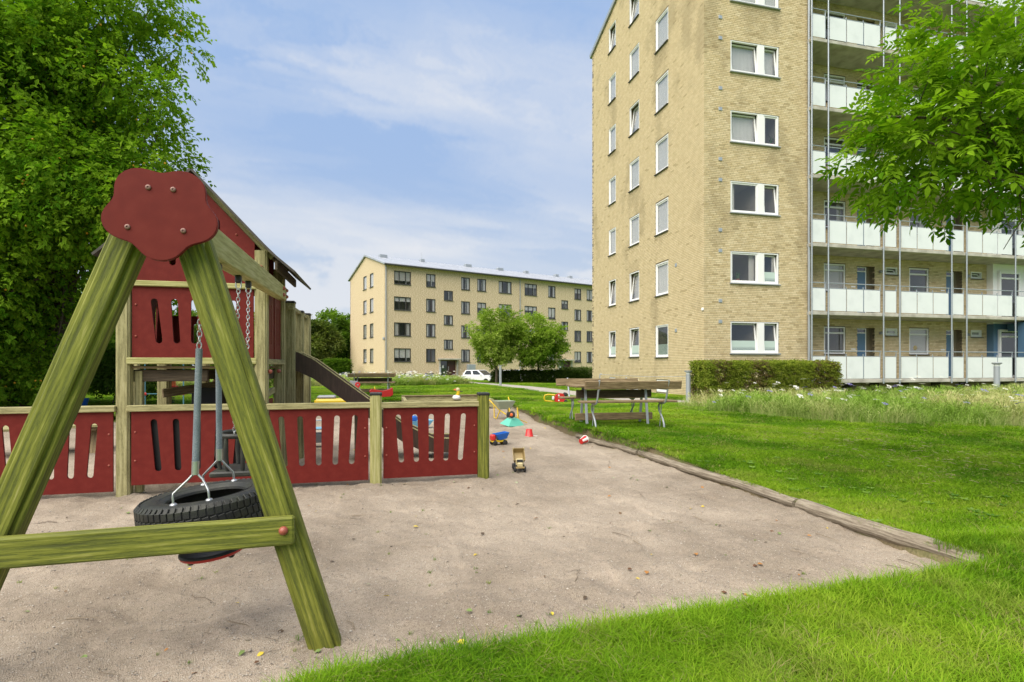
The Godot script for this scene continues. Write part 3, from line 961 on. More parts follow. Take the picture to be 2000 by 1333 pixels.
func trees() -> void:
	var small := [spray(1, 9, .34, .125, .075), spray(2, 9, .30, .12, .07), spray(3, 8, .38, .13, .075)]
	# --- the big plum tree on the left
	var t := thing("plum_tree", "huge dense green tree with small yellow fruits filling the left edge", "tree", Vector3(-8.6, .1, -17.2))
	var lob := []
	var r := RandomNumberGenerator.new()
	r.seed = 12
	lob = lobes_in(Vector3(-1.2, 6.6, .6), Vector3(4.5, 5.6, 4.0), 58, 1.4, 12, .86)
	lob.append_array(lobes_in(Vector3(-3.4, 2.4, 2.0), Vector3(3.6, 2.5, 2.2), 34, 1.1, 13, .9))
	lob.append_array(lobes_in(Vector3(.7, 9.6, 1.0), Vector3(2.7, 2.8, 2.6), 16, 1.05, 15, .9))
	lob.append_array(lobes_in(Vector3(2.5, 6.4, 2.2), Vector3(1.5, 2.0, 1.5), 10, .75, 17, .9))
	lob.append_array(lobes_in(Vector3(-.7, 1.7, 1.0), Vector3(1.5, 1.7, .9), 24, .6, 19, .95))
	var st := ST()
	branch(st, Vector3(0, -.3, 0), Vector3(.3, 5.0, .4), .24, .15, Vector3(.15, 0, .1), 10)
	branch(st, Vector3(-.5, -.3, .3), Vector3(-2.4, 5.5, .6), .17, .09, Vector3(-.2, 0, .1), 9)
	branch(st, Vector3(-2.2, -.3, 1.6), Vector3(-3.0, 4.5, 1.8), .13, .07, Vector3(.2, 0, .1), 9)
	part(t, "trunk", st.commit(), M.bark)
	var sb := ST()
	for l in lob: branch(sb, Vector3(r.randf_range(-1, .6), r.randf_range(2.5, 5.5), .4), l[0] * Vector3(1.04, 1.0, 1.04), .05, .009, Vector3(r.randf_range(-.5, .5), r.randf_range(-.1, .6), r.randf_range(-.4, .4)), 5)
	for i in 70:
		var a := Vector3(r.randf_range(-4.6, -1.2), 0, r.randf_range(1.4, 4.0))
		branch(sb, a, a + Vector3(r.randf_range(-.5, .5), r.randf_range(1.5, 4.2), r.randf_range(-.3, .5)), .014, .006, Vector3(r.randf_range(-.25, .25), 0, r.randf_range(-.2, .2)), 4)
	part(t, "branches", sb.commit(), M.bark)
	foliage(t, "crown", lob, 31000, small, 12, C(.09, .215, .013), C(.29, .455, .038), 1.0, .6)
	var fm := ballm(.024)
	for l in lob:
		if r.randf() < .5: continue
		for i in r.randi_range(1, 4):
			var d := Vector3(r.randf_range(-.4, .9), r.randf_range(-.8, .2), r.randf_range(.5, 1)).normalized()
			part(t, "plum", fm, M.fruit, l[0] + d * l[1] * .98)
	# --- shrubs behind the fence on the left
	var sm2 := [spray(7, 10, .22, .075, .05), spray(8, 10, .25, .08, .05)]
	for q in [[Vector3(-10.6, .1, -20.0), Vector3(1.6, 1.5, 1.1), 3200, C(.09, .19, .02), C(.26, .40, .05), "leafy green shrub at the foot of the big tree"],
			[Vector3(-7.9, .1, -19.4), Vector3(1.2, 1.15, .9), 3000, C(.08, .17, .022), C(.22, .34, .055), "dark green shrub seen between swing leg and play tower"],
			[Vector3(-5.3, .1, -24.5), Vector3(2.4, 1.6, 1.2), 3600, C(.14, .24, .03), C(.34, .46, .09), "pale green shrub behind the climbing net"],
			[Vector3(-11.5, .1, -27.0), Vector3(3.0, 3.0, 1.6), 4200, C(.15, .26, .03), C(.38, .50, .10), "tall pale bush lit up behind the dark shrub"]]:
		var s := thing("shrub", q[5], "shrub", q[0])
		var lb := lobes_in(Vector3(0, q[1].y * .95, 0), q[1], 9, q[1].y * .55, int(q[2]), .7)
		var ss := ST()
		for l in lb: branch(ss, Vector3(r.randf_range(-.3, .3), -.1, r.randf_range(-.2, .2)), l[0], .02, .006, Vector3(.05, .1, 0), 4)
		part(s, "stems", ss.commit(), M.bark)
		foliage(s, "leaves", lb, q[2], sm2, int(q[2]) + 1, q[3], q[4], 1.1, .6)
	# --- far trees
	var far := [spray(21, 9, .6, .26, .17), spray(22, 9, .7, .28, .18)]
	tree("background_tree", "grey green rounded tree left of the far brick block", Vector3(-9.0, -.3, -71.0), 8.6, Vector3(0, 4.6, 0), Vector3(3.6, 3.6, 3.0), 26, 1.25, 7000, far, 31, C(.08, .125, .03), C(.26, .31, .09), 1.0, "trees beyond the lawn")
	tree("background_tree", "brighter green tree touching the far block's left corner", Vector3(-5.4, -.3, -76.5), 9.5, Vector3(0, 5.0, 0), Vector3(3.2, 4.0, 2.8), 22, 1.3, 5600, far, 32, C(.07, .15, .02), C(.21, .34, .05), 1.0, "trees beyond the lawn")
	tree("background_tree", "green tree showing just behind the slide posts", Vector3(-16.0, -.3, -73.0), 8.0, Vector3(0, 4.2, 0), Vector3(3.8, 3.3, 3.0), 22, 1.3, 5000, far, 33, C(.05, .10, .02), C(.16, .24, .05), 1.0, "trees beyond the lawn")
	tree("background_tree", "green tree showing through the open play tower", Vector3(-23.0, -.2, -66.0), 8.5, Vector3(0, 4.4, 0), Vector3(4.4, 3.8, 3.0), 24, 1.4, 5000, far, 34, C(.05, .11, .02), C(.17, .26, .05), 1.0, "trees beyond the lawn")
	tree("background_tree", "green tree showing between swing frame and play tower", Vector3(-25.0, -.1, -50.0), 8.0, Vector3(0, 4.2, 0), Vector3(4.4, 3.6, 3.0), 24, 1.4, 5000, far, 35, C(.06, .12, .02), C(.20, .30, .05), 1.0, "trees beyond the lawn")
	# --- two young trees on the lawn
	var mid := [spray(41, 10, .36, .13, .08), spray(42, 10, .40, .14, .085)]
	tree("young_tree", "young tree with pale trunk behind a bollard light", Vector3(8.55, -.05, -40.3), 5.8, Vector3(0, 3.55, 0), Vector3(2.15, 2.2, 1.9), 54, .36, 3300, mid, 51, C(.18, .29, .028), C(.46, .57, .13), 1.0, "young trees on the lawn")
	tree("young_tree", "young tree standing in the low dark hedge", Vector3(12.1, -.05, -41.0), 5.6, Vector3(0, 3.35, 0), Vector3(2.25, 2.15, 1.9), 54, .36, 3300, mid, 52, C(.15, .265, .024), C(.40, .53, .09), 1.0, "young trees on the lawn")
	# --- hedges
	var hm := [spray(61, 12, .13, .05, .032), spray(62, 12, .14, .052, .034)]
	hedge("clipped_hedge", "square clipped hedge with brown bare patches before the tall block", Vector3(12.3, .12, -15.2), Vector3(4.85, 1.22, 1.0), 15000, hm, 71, C(.16, .23, .03), C(.40, .45, .08), 1.0)
	hedge("low_hedge", "low dark hedge in front of the parked cars", Vector3(12.3, -.1, -41.3), Vector3(7.4, .78, 1.1), 5000, mid, 72, C(.03, .06, .012), C(.09, .14, .03), .8)
	hedge("flowering_hedge", "low paler hedge with whitish flowers beside the tall block", Vector3(16.6, -.1, -41.8), Vector3(4.4, .98, 1.3), 3600, mid, 73, C(.06, .12, .02), C(.30, .34, .16), .8)
	hedge("cut_hedge_end", "small square cut hedge at the far block's left corner", Vector3(-5.0, -.2, -66.0), Vector3(2.6, 2.0, 1.4), 2600, mid, 74, C(.05, .11, .012), C(.15, .26, .03), .9)

func hedge(n: String, label: String, at: Vector3, s: Vector3, count: int, meshes: Array, sd: int, dark: Color, light: Color, size: float) -> void:
	var t := thing(n, label, "hedge", at)
	var r := RandomNumberGenerator.new()
	r.seed = sd
	var tw := ST()
	for i in int(s.x * 16):
		var a := Vector3(r.randf_range(-.48, .48) * s.x, 0, r.randf_range(-.3, .3) * s.z)
		branch(tw, a, a + Vector3(r.randf_range(-.25, .25), s.y * r.randf_range(.6, .96), r.randf_range(-.2, .2)), .014, .006, Vector3(r.randf_range(-.08, .08), 0, 0), 4)
	part(t, "stems", tw.commit(), M.bark)
	var xf := [[], []]
	var cl := [[], []]
	for i in count:
		var f := r.randf()
		var p := Vector3(r.randf_range(-.5, .5), r.randf(), r.randf_range(-.5, .5))
		var out := Vector3.UP
		if f < .34: p.y = 1.0 - .12 * pow(r.randf(), 2)
		elif f < .74:
			p.z = .5 - .32 * pow(r.randf(), 1.5)
			out = Vector3.BACK
		elif f < .86:
			p.x = (.5 - .04 * r.randf()) * (1 if r.randf() < .5 else -1)
			out = Vector3(sign(p.x), 0, 0)
		else:
			p.z = -.5 + .1 * r.randf()
			out = Vector3.FORWARD
		var at2 := p * s
		at2 += out * .06 * noise.get_noise_3d(at2.x * 120.0, at2.y * 120.0, at2.z * 120.0 + sd)
		var bare := noise.get_noise_2d(at2.x * 55.0 + sd, at2.y * 55.0)
		if out == Vector3.BACK and size >= 1.0 and bare > .02 and p.y < .9 and r.randf() < .62: continue
		var dir := (out + Vector3(r.randf_range(-.8, .8), r.randf_range(-.3, .9), r.randf_range(-.8, .8))).normalized()
		var b := Basis.looking_at(-dir, Vector3.UP if abs(dir.y) < .95 else Vector3.RIGHT)
		var q := size * r.randf_range(.7, 1.25)
		var k := r.randi() % 2
		xf[k].append(Transform3D(b.scaled(Vector3(q, q, q)), at2))
		var c := dark.lerp(light, r.randf())
		if size >= 1.0 and bare > -.05 and r.randf() < .55: c = C(.16, .125, .055).lerp(C(.24, .20, .09), r.randf())
		cl[k].append(c)
	for k in 2: many(t, "leaves", meshes[k], M.leaf, xf[k], cl[k])

# a pinnate leaf along +z: paired leaflets and one at the end
func pinnate(sd: int, tint := Color.WHITE) -> Mesh:
	var r := RandomNumberGenerator.new()
	r.seed = sd
	var st := ST()
	st.set_color(tint)
	var L := .20
	add_tube(st, [Vector3.ZERO, Vector3(0, -.008, L * .5), Vector3(0, -.035, L)], .0016, 4, false)
	for i in 3:
		var t := .32 + i * .29
		var o := Vector3(0, -.035 * t * t, L * t)
		for s in [-1, 1]:
			var d := Vector3(s * .82, r.randf_range(-.35, .05), r.randf_range(.45, .75)).normalized()
			add_leaf(st, o, d, Vector3(r.randf_range(-.25, .25), 1, 0), r.randf_range(.09, .12), r.randf_range(.034, .044))
	add_leaf(st, Vector3(0, -.035, L), Vector3(r.randf_range(-.15, .15), -.35, 1).normalized(), Vector3.UP, .125, .046)
	return st.commit()

func elder_cluster(sd: int) -> Mesh:      # a flat head of green buds
	var r := RandomNumberGenerator.new()
	r.seed = sd
	var st := ST()
	for i in 46:
		var a := r.randf() * TAU
		var q := sqrt(r.randf()) * .085
		var c := Vector3(cos(a) * q, .05 - q * q * 3.0 + r.randf_range(-.012, .012), sin(a) * q)
		var w := .0036
		var p := [c + Vector3(w, 0, 0), c + Vector3(0, w, 0), c + Vector3(0, 0, w), c - Vector3(w, 0, 0), c - Vector3(0, w, 0), c - Vector3(0, 0, w)]
		for f in [[0, 1, 2], [2, 1, 3], [3, 1, 5], [5, 1, 0], [0, 2, 4], [2, 3, 4], [3, 5, 4], [5, 0, 4]]: tri(st, p[f[0]], p[f[1]], p[f[2]], (p[f[0]] as Vector3) + p[f[1]] + p[f[2]] - c * 3.0)
		if i % 3 == 0: add_tube(st, [Vector3(0, -.05, 0), c], .0008, 3, false)
	return st.commit()

func elder() -> void:
	var root := Vector3(7.5, .1, -3.1)
	var t := thing("elder_tree", "leafy elder branches with greenish bud heads overhanging the upper right corner", "tree", root)
	var lob := []
	for q in [[5.75, 3.86, -3.60, 1.20, 1.12, 1.15], [4.60, 3.14, -3.62, .74, .50, .70], [4.95, 3.62, -3.70, .72, .62, .75], [5.35, 3.1, -3.9, .8, .45, .8], [6.75, 4.15, -3.4, 1.25, 1.2, 1.25], [5.9, 4.5, -3.9, 1.0, .8, 1.0]]:
		lob.append([Vector3(q[0], q[1], q[2]) - root, Vector3(q[3], q[4], q[5])])
	var cc: Vector3 = lob[0][0] + Vector3(.4, -.1, 0)
	var r := RandomNumberGenerator.new()
	r.seed = 303
	var st := ST()
	var fork := Vector3(-.15, 2.1, -.1)
	branch(st, Vector3(0, -.3, 0), fork, .12, .075, Vector3(.06, 0, .04), 10)
	part(t, "trunk", st.commit(), M.bark)
	var tips := []
	var sb := ST()
	for i in 26:
		var d := Vector3(r.randfn(), r.randfn() * .9, r.randfn())
		d = d.normalized()
		var lb: Array = lob[i % lob.size()]
		var e: Vector3 = lb[0] + d * lb[1] * r.randf_range(.5, .9)
		if e.y < 2.5: e.y = 2.5 + r.randf() * .3
		var from := fork.lerp(cc, r.randf_range(0.0, .6))
		branch(sb, from, e, r.randf_range(.022, .042), .007, Vector3(0, r.randf_range(.05, .25), 0), 6)
		tips.append([e, (e - from).normalized()])
		for k in 5:
			var s := from.lerp(e, r.randf_range(.35, .95))
			var e2 := s + (d + Vector3(r.randf_range(-1, 1), r.randf_range(-.6, .7), r.randf_range(-1, 1))).normalized() * r.randf_range(.3, .6)
			branch(sb, s, e2, .008, .003, Vector3(0, .04, 0), 4)
			tips.append([e2, (e2 - s).normalized()])
	part(t, "branches", sb.commit(), M.bark)
	var kinds := [pinnate(1), pinnate(2), pinnate(3), pinnate(4)]
	var all := []
	for i in 3500:
		var o: Vector3
		var dir: Vector3
		if i < tips.size() * 11:
			var tp: Array = tips[i % tips.size()]
			o = tp[0] + Vector3(r.randfn(), r.randfn() * .8, r.randfn()) * .11
			dir = (tp[1] + Vector3(r.randf_range(-.9, .9), r.randf_range(-.7, .35), r.randf_range(-.9, .9))).normalized()
		else:
			var d := Vector3(r.randfn(), r.randfn(), r.randfn()).normalized()
			var q := .35 + .65 * pow(r.randf(), .45)
			q *= 1.0 + .22 * noise.get_noise_3d(d.x * 130.0, d.y * 130.0, d.z * 130.0)
			var lb: Array = lob[[0, 0, 1, 2, 3, 4, 5, 2][i % 8]]
			o = lb[0] + d * lb[1] * q
			dir = (d + Vector3(r.randf_range(-.7, .5), r.randf_range(-.8, .15), r.randf_range(-.7, .7))).normalized()
		if o.y < 2.56 + r.randf() * .4: continue
		var b := Basis.looking_at(-dir, Vector3.UP if abs(dir.y) < .95 else Vector3.RIGHT)
		var s := r.randf_range(.6, .92)
		all.append([Transform3D(b.rotated(dir, r.randf_range(-.7, .7)).scaled(Vector3(s, s, s)), o), r.randi() % 4, C(.08, .19, .010).lerp(C(.23, .38, .024), r.randf())])
	# the leaves nearest the lawn side are single parts, the rest one body
	var eye := Vector3(0, 1.3, 0) - root
	all.sort_custom(func(a, b): return a[0].origin.distance_to(eye) < b[0].origin.distance_to(eye))
	var tints := []
	for k in 4:
		tints.append(pinnate(k + 1, C(.09, .20, .011).lerp(C(.22, .37, .023), k / 3.0)))
	var xf := [[], [], [], []]
	var cl := [[], [], [], []]
	for i in all.size():
		if i < 300:
			var o := part(t, "leaf", tints[all[i][1]], M.leaf)
			o.transform = all[i][0]
		else:
			xf[all[i][1]].append(all[i][0])
			cl[all[i][1]].append(all[i][2])
	for k in 4: many(t, "leaves", kinds[k], M.leaf, xf[k], cl[k])
	var bm := [elder_cluster(1), elder_cluster(2)]
	var bud := std(C(.30, .38, .07), .7)
	for i in 34:
		var tp: Array = tips[r.randi() % tips.size()]
		var o := part(t, "bud_head", bm[i % 2], bud, tp[0] + Vector3(0, .06, 0) + Vector3(r.randfn(), r.randfn(), r.randfn()) * .06)
		o.rotation = Vector3(r.randf_range(-.5, .8), r.randf() * TAU, r.randf_range(-.4, .4))

# ---------------------------------------------------------------- swing
func swing_set() -> void:
	var t := thing("swing_frame", "mossy green wooden A-frame swing with dark red flower-shaped plate", "swing", Vector3(-.92, 0, -2.65))
	# legs lean in the plane of the frame
	for s in [[Vector3(.70, -.12, 0), Vector3(.06, 2.02, 0)], [Vector3(-.88, -.12, 0), Vector3(-.07, 2.02, 0)]]:
		var L: float = s[0].distance_to(s[1])
		var o := part(t, "leg", plus_post(.138, .086, L), M.algae)
		var xf := along(s[0], s[1])
		xf.basis.z *= .84
		xf.origin = s[0]
		o.transform = xf
	var cb := part(t, "cross_bar", bev(Vector3(.125, 1.62, .045), .008), M.algae)
	cb.transform = along(Vector3(-1.10, .548, .085), Vector3(.565, .568, .085), Vector3.UP)
	part(t, "bolt", ballm(.02), M.bolt, Vector3(.50, .573, .112))
	part(t, "bolt", ballm(.02), M.bolt, Vector3(-.95, .553, .112))
	# flower plate
	var pl := PackedVector2Array()
	for i in 120:
		var a := TAU * i / 120.0
		var q := .193 + .0185 * cos(5.0 * (a + PI / 2)) - .002 * cos(10.0 * (a + PI / 2))
		pl.append(Vector2(cos(a) * q * 1.06, sin(a) * q * .96))
	var st := ST()
	add_prism(st, pl, -.0085, .0085)
	var inner := PackedVector2Array()
	for v in pl: inner.append(v * .985)
	var at := Vector3(.028, 1.938, .125)
	var plate := part(t, "plate", st.commit(), M.red, at)
	var face := ST()
	add_prism(face, inner, .0085, .0105)
	part(plate, "plate_face", face.commit(), M.red)
	for q in [[-.045, .10], [.047, .098], [-.12, -.068], [.085, -.072]]:
		part(t, "bolt_cap", lathem([Vector2(.0105, 0), Vector2(.0112, .003), Vector2(.0095, .006), Vector2(.0045, .0065), Vector2(.004, .003), Vector2(0, .003)], 14), M.steel_cap, at + Vector3(q[0], q[1], .0105), Vector3(PI / 2, 0, 0))
	# top beam to the play tower
	var a := Vector3(-.80, 1.885, -2.60) - t.position
	var b2 := Vector3(-1.105, 2.125, -6.62) - t.position
	var beam := part(t, "beam", bev(Vector3(.092, snappedf(a.distance_to(b2), .001), .15), .008), M.algae_pale)
	beam.transform = along(a, b2)
	for q in [.895, .985]:
		for y in [-.035, .035]: part(t, "bolt", ballm(.021), M.bolt, a.lerp(b2, q) + Vector3(.05, y, 0))
	# hangers under the beam
	for q in HANG:
		var h := beam_at(q) - t.position
		part(t, "hanger", bev(Vector3(.035, .05, .045), .006), M.black, h + Vector3(0, -.10, 0))
		part(t, "shackle", tubem([h + Vector3(-.014, -.115, 0), h + Vector3(-.016, -.15, 0), h + Vector3(0, -.168, 0), h + Vector3(.016, -.15, 0), h + Vector3(.014, -.115, 0)], .005, 6), M.zinc)

const HANG := [.042, .130, .285, .385]

func beam_at(q: float) -> Vector3:
	return Vector3(-.80, 1.885, -2.60).lerp(Vector3(-1.105, 2.125, -6.62), q)

func tyre_swing() -> void:
	var at := Vector3(-.835, .575, -2.95)
	var t := thing("tyre_swing", "black car tyre swing hanging on grey sleeved chains", "tyre swing", at)
	var tilt := Basis(Vector3(0, 0, 1), .095)
	# tyre body, lathed about its axle and laid flat
	var pr := []
	for p in [[.175, -.082], [.172, -.07], [.185, -.088], [.215, -.099], [.250, -.100], [.278, -.090], [.291, -.072], [.294, -.045], [.2945, 0], [.294, .045], [.291, .072], [.278, .090], [.250, .100], [.215, .099], [.185, .088], [.172, .07], [.175, .082]]: pr.append(Vector2(p[0], p[1]))
	# outer wall then inside of the carcass
	for p in [[.180, .070], [.215, .086], [.255, .083], [.277, .06], [.28, 0], [.277, -.06], [.255, -.083], [.215, -.086], [.180, -.070], [.175, -.082]]: pr.append(Vector2(p[0], p[1]))
	var body := part(t, "tyre", lathem(pr, 56), M.rubber)
	body.basis = tilt
	# tread blocks: three rows of raised lugs and shoulder lugs
	var st := ST()
	var n := 58
	for k in n:
		for row in 4:
			var yy: float = [-.062, -.021, .021, .062][row]
			var a := TAU * (k + (.5 if row % 2 else .15)) / n
			var c := Vector3(cos(a), 0, sin(a))
			var xf := Transform3D(Basis(c, Vector3.UP, Vector3(-c.z, 0, c.x) * -1.0).rotated(c, .18 if row in [1, 2] else 0.0), c * .2965 + Vector3(0, yy, 0))
			add_bev(st, xf, Vector3(.0065, .036, .0268), .002)
		var a2 := TAU * (k + .3) / n
		for s in [-1, 1]:
			var c2 := Vector3(cos(a2), 0, sin(a2))
			add_bev(st, Transform3D(Basis(c2, Vector3.UP, Vector3(c2.z, 0, -c2.x)).rotated(Vector3(c2.z, 0, -c2.x), -s * .75), c2 * .2865 + Vector3(0, s * .086, 0)), Vector3(.008, .028, .021), .002)
	part(body, "tread", st.commit(), M.rubber)
	var bead := ST()
	for y in [.094, -.094]: add_lathe(bead, [Vector2(.196, y - .004), Vector2(.200, y + .004), Vector2(.205, y + .005), Vector2(.208, y - .004)] , 48)
	part(body, "bead_ring", bead.commit(), M.rubber)
	# foot disc below
	var disc := part(t, "foot_disc", lathem([Vector2(0, -.012), Vector2(.136, -.012), Vector2(.143, -.006), Vector2(.143, .004)], 40), M.red_plastic, tilt * Vector3(.015, -.185, .04))
	disc.basis = tilt
	part(disc, "rubber_top", lathem([Vector2(.147, .004), Vector2(.147, .014), Vector2(.138, .020), Vector2(0, .020)], 40), M.black)
	for a in [.5, 2.4, 3.9, 5.5]: part(disc, "buffer", ballm(.016), M.black, Vector3(cos(a) * .105, -.018, sin(a) * .105))
	part(disc, "stem", tubem([Vector3(0, .02, 0), Vector3(0, .13, 0)], .02, 10), M.zinc)
	for a in 3: part(disc, "stem_arm", tubem([Vector3(0, .11, 0), Vector3(cos(a * 2.1), .16 / .2, sin(a * 2.1)) * .2], .008, 6), M.zinc)
	# two suspensions
	for k in 2:
		var top := beam_at(HANG[k]) - at + Vector3(0, -.165, 0)
		var side := -1.0 if k == 1 else 1.0
		var foot := tilt * Vector3(0, .1, side * .190)
		var join := foot + Vector3(.008, .135, 0)
		var up := (top - join)
		var s1 := join + up * .0
		var s2: Vector3 = join + up * (.62 if k == 0 else .74)
		var ch := ST()
		add_chain(ch, top, s2)
		part(t, "chain", ch.commit(), M.zinc)
		part(t, "sleeve", tubem([s1 + up.normalized() * .03, s1.lerp(s2, .5), s2], [.0145, .0145, .0145], 14), M.sleeve)
		part(t, "collar", tubem([s1 - up.normalized() * .012, s1 + up.normalized() * .05], .0158, 12), M.zinc)
		for sx in [-1, 1]:
			part(t, "bracket", tubem([join, join + Vector3(sx * .03, -.035, 0), tilt * Vector3(sx * .072, .150, side * .212), tilt * Vector3(sx * .074, .130, side * .214), tilt * Vector3(sx * .074, .1, side * .215)], .0055, 8), M.zinc)
			part(t, "washer", lathem([Vector2(0, .008), Vector2(.010, .008), Vector2(.016, .002), Vector2(.016, -.003)], 12), M.zinc, tilt * Vector3(sx * .074, .1, side * .215))

func bucket_swing() -> void:
	var mid := (beam_at(HANG[2]) + beam_at(HANG[3])) * .5
	var at := Vector3(mid.x - .02, .60, mid.z)
	var t := thing("toddler_swing", "black rubber toddler bucket seat swing on two chains", "swing", at)
	var ring := []
	for i in 29:
		var a := TAU * i / 28.0
		ring.append(Vector3(cos(a) * .13, .245, sin(a) * .16))
	part(t, "ring", tubem(ring, .017, 8), M.rubber)
	for i in 8:
		var a := TAU * (i + .5) / 8.0
		part(t, "bar", tubem([Vector3(cos(a) * .13, .235, sin(a) * .16), Vector3(cos(a) * .135, .12, sin(a) * .165), Vector3(cos(a) * .115, .01, sin(a) * .145)], [.013, .017, .013], 7), M.rubber)
	part(t, "seat", bev(Vector3(.30, .036, .32), .01), M.rubber)
	for k in 2:
		var top := beam_at(HANG[2 + k]) - at + Vector3(0, -.165, 0)
		var ch := ST()
		add_chain(ch, top, Vector3(0, .25, .155 * (1.0 if k == 0 else -1.0)))
		part(t, "chain", ch.commit(), M.zinc)

# ---------------------------------------------------------------- fence and play tower
func fan(x0: float, x1: float, yt: float, yb: float, n: int, lean: float, r: float) -> Array:
	var o := []
	for i in n:
		var u := lerpf(-1, 1, float(i) / (n - 1))
		var x := lerpf(x0, x1, float(i) / (n - 1))
		o.append([x + u * lean, yt, x - u * lean, yb, r])
	return o

func post(p: Node3D, x: float, z: float, h: float, cap := false, m: Material = null) -> void:
	part(p, "post", plus_post(.125, .095, h + .15), m if m else M.timber, Vector3(x, -.15, z))
	if cap:
		var c := part(p, "post_cap", bev(Vector3(.135, .034, .135), .008), M.black, Vector3(x, h + .008, z))

func red_panel(p: Node3D, xa: float, xb: float, z: float, yb: float, yt: float, slots: Array, rail_mat: Material) -> void:
	var o := part(p, "panel", slotted(rect2(xa, yb, xb, yt), slots, .018), M.red, Vector3(0, 0, z))
	for x in [xa + .035, xb - .035]:
		for y in [yb + (yt - yb) * .33, yb + (yt - yb) * .72]: part(o, "screw", ballm(.0105), M.bolt, Vector3(x, y, .008))
	bar(p, "rail", rail_mat, Vector3(xa - .03, yt + .032, z), Vector3(xb + .03, yt + .032, z), .062, .09, Vector3.UP, .006)

func fence() -> void:
	var f := thing("slotted_fence", "low dark red slotted board fence with wooden posts across the sand", "fence", Vector3(0, 0, -6.15))
	post(f, -3.74, 0, .98, true)
	post(f, -.06, 0, .98, true, M.algae_pale)
	post(f, 1.15, 0, .965, true, M.algae)
	red_panel(f, -3.66, -2.60, 0, .045, .84, fan(-3.48, -2.78, .70, .22, 5, .018, .029), M.timber)
	red_panel(f, -2.44, -1.33, 0, .10, .84, fan(-2.22, -1.46, .73, .26, 5, .020, .030), M.timber)
	red_panel(f, -1.15, -.14, 0, .040, .835, fan(-1.02, -.30, .73, .25, 5, .018, .029), M.timber)
	red_panel(f, .02, 1.08, 0, .046, .83, fan(.20, .90, .725, .245, 5, .018, .029), M.timber)
	part(f, "black_board", bev(Vector3(1.06, .68, .02), .004), M.black, Vector3(-1.88, .47, -.05))

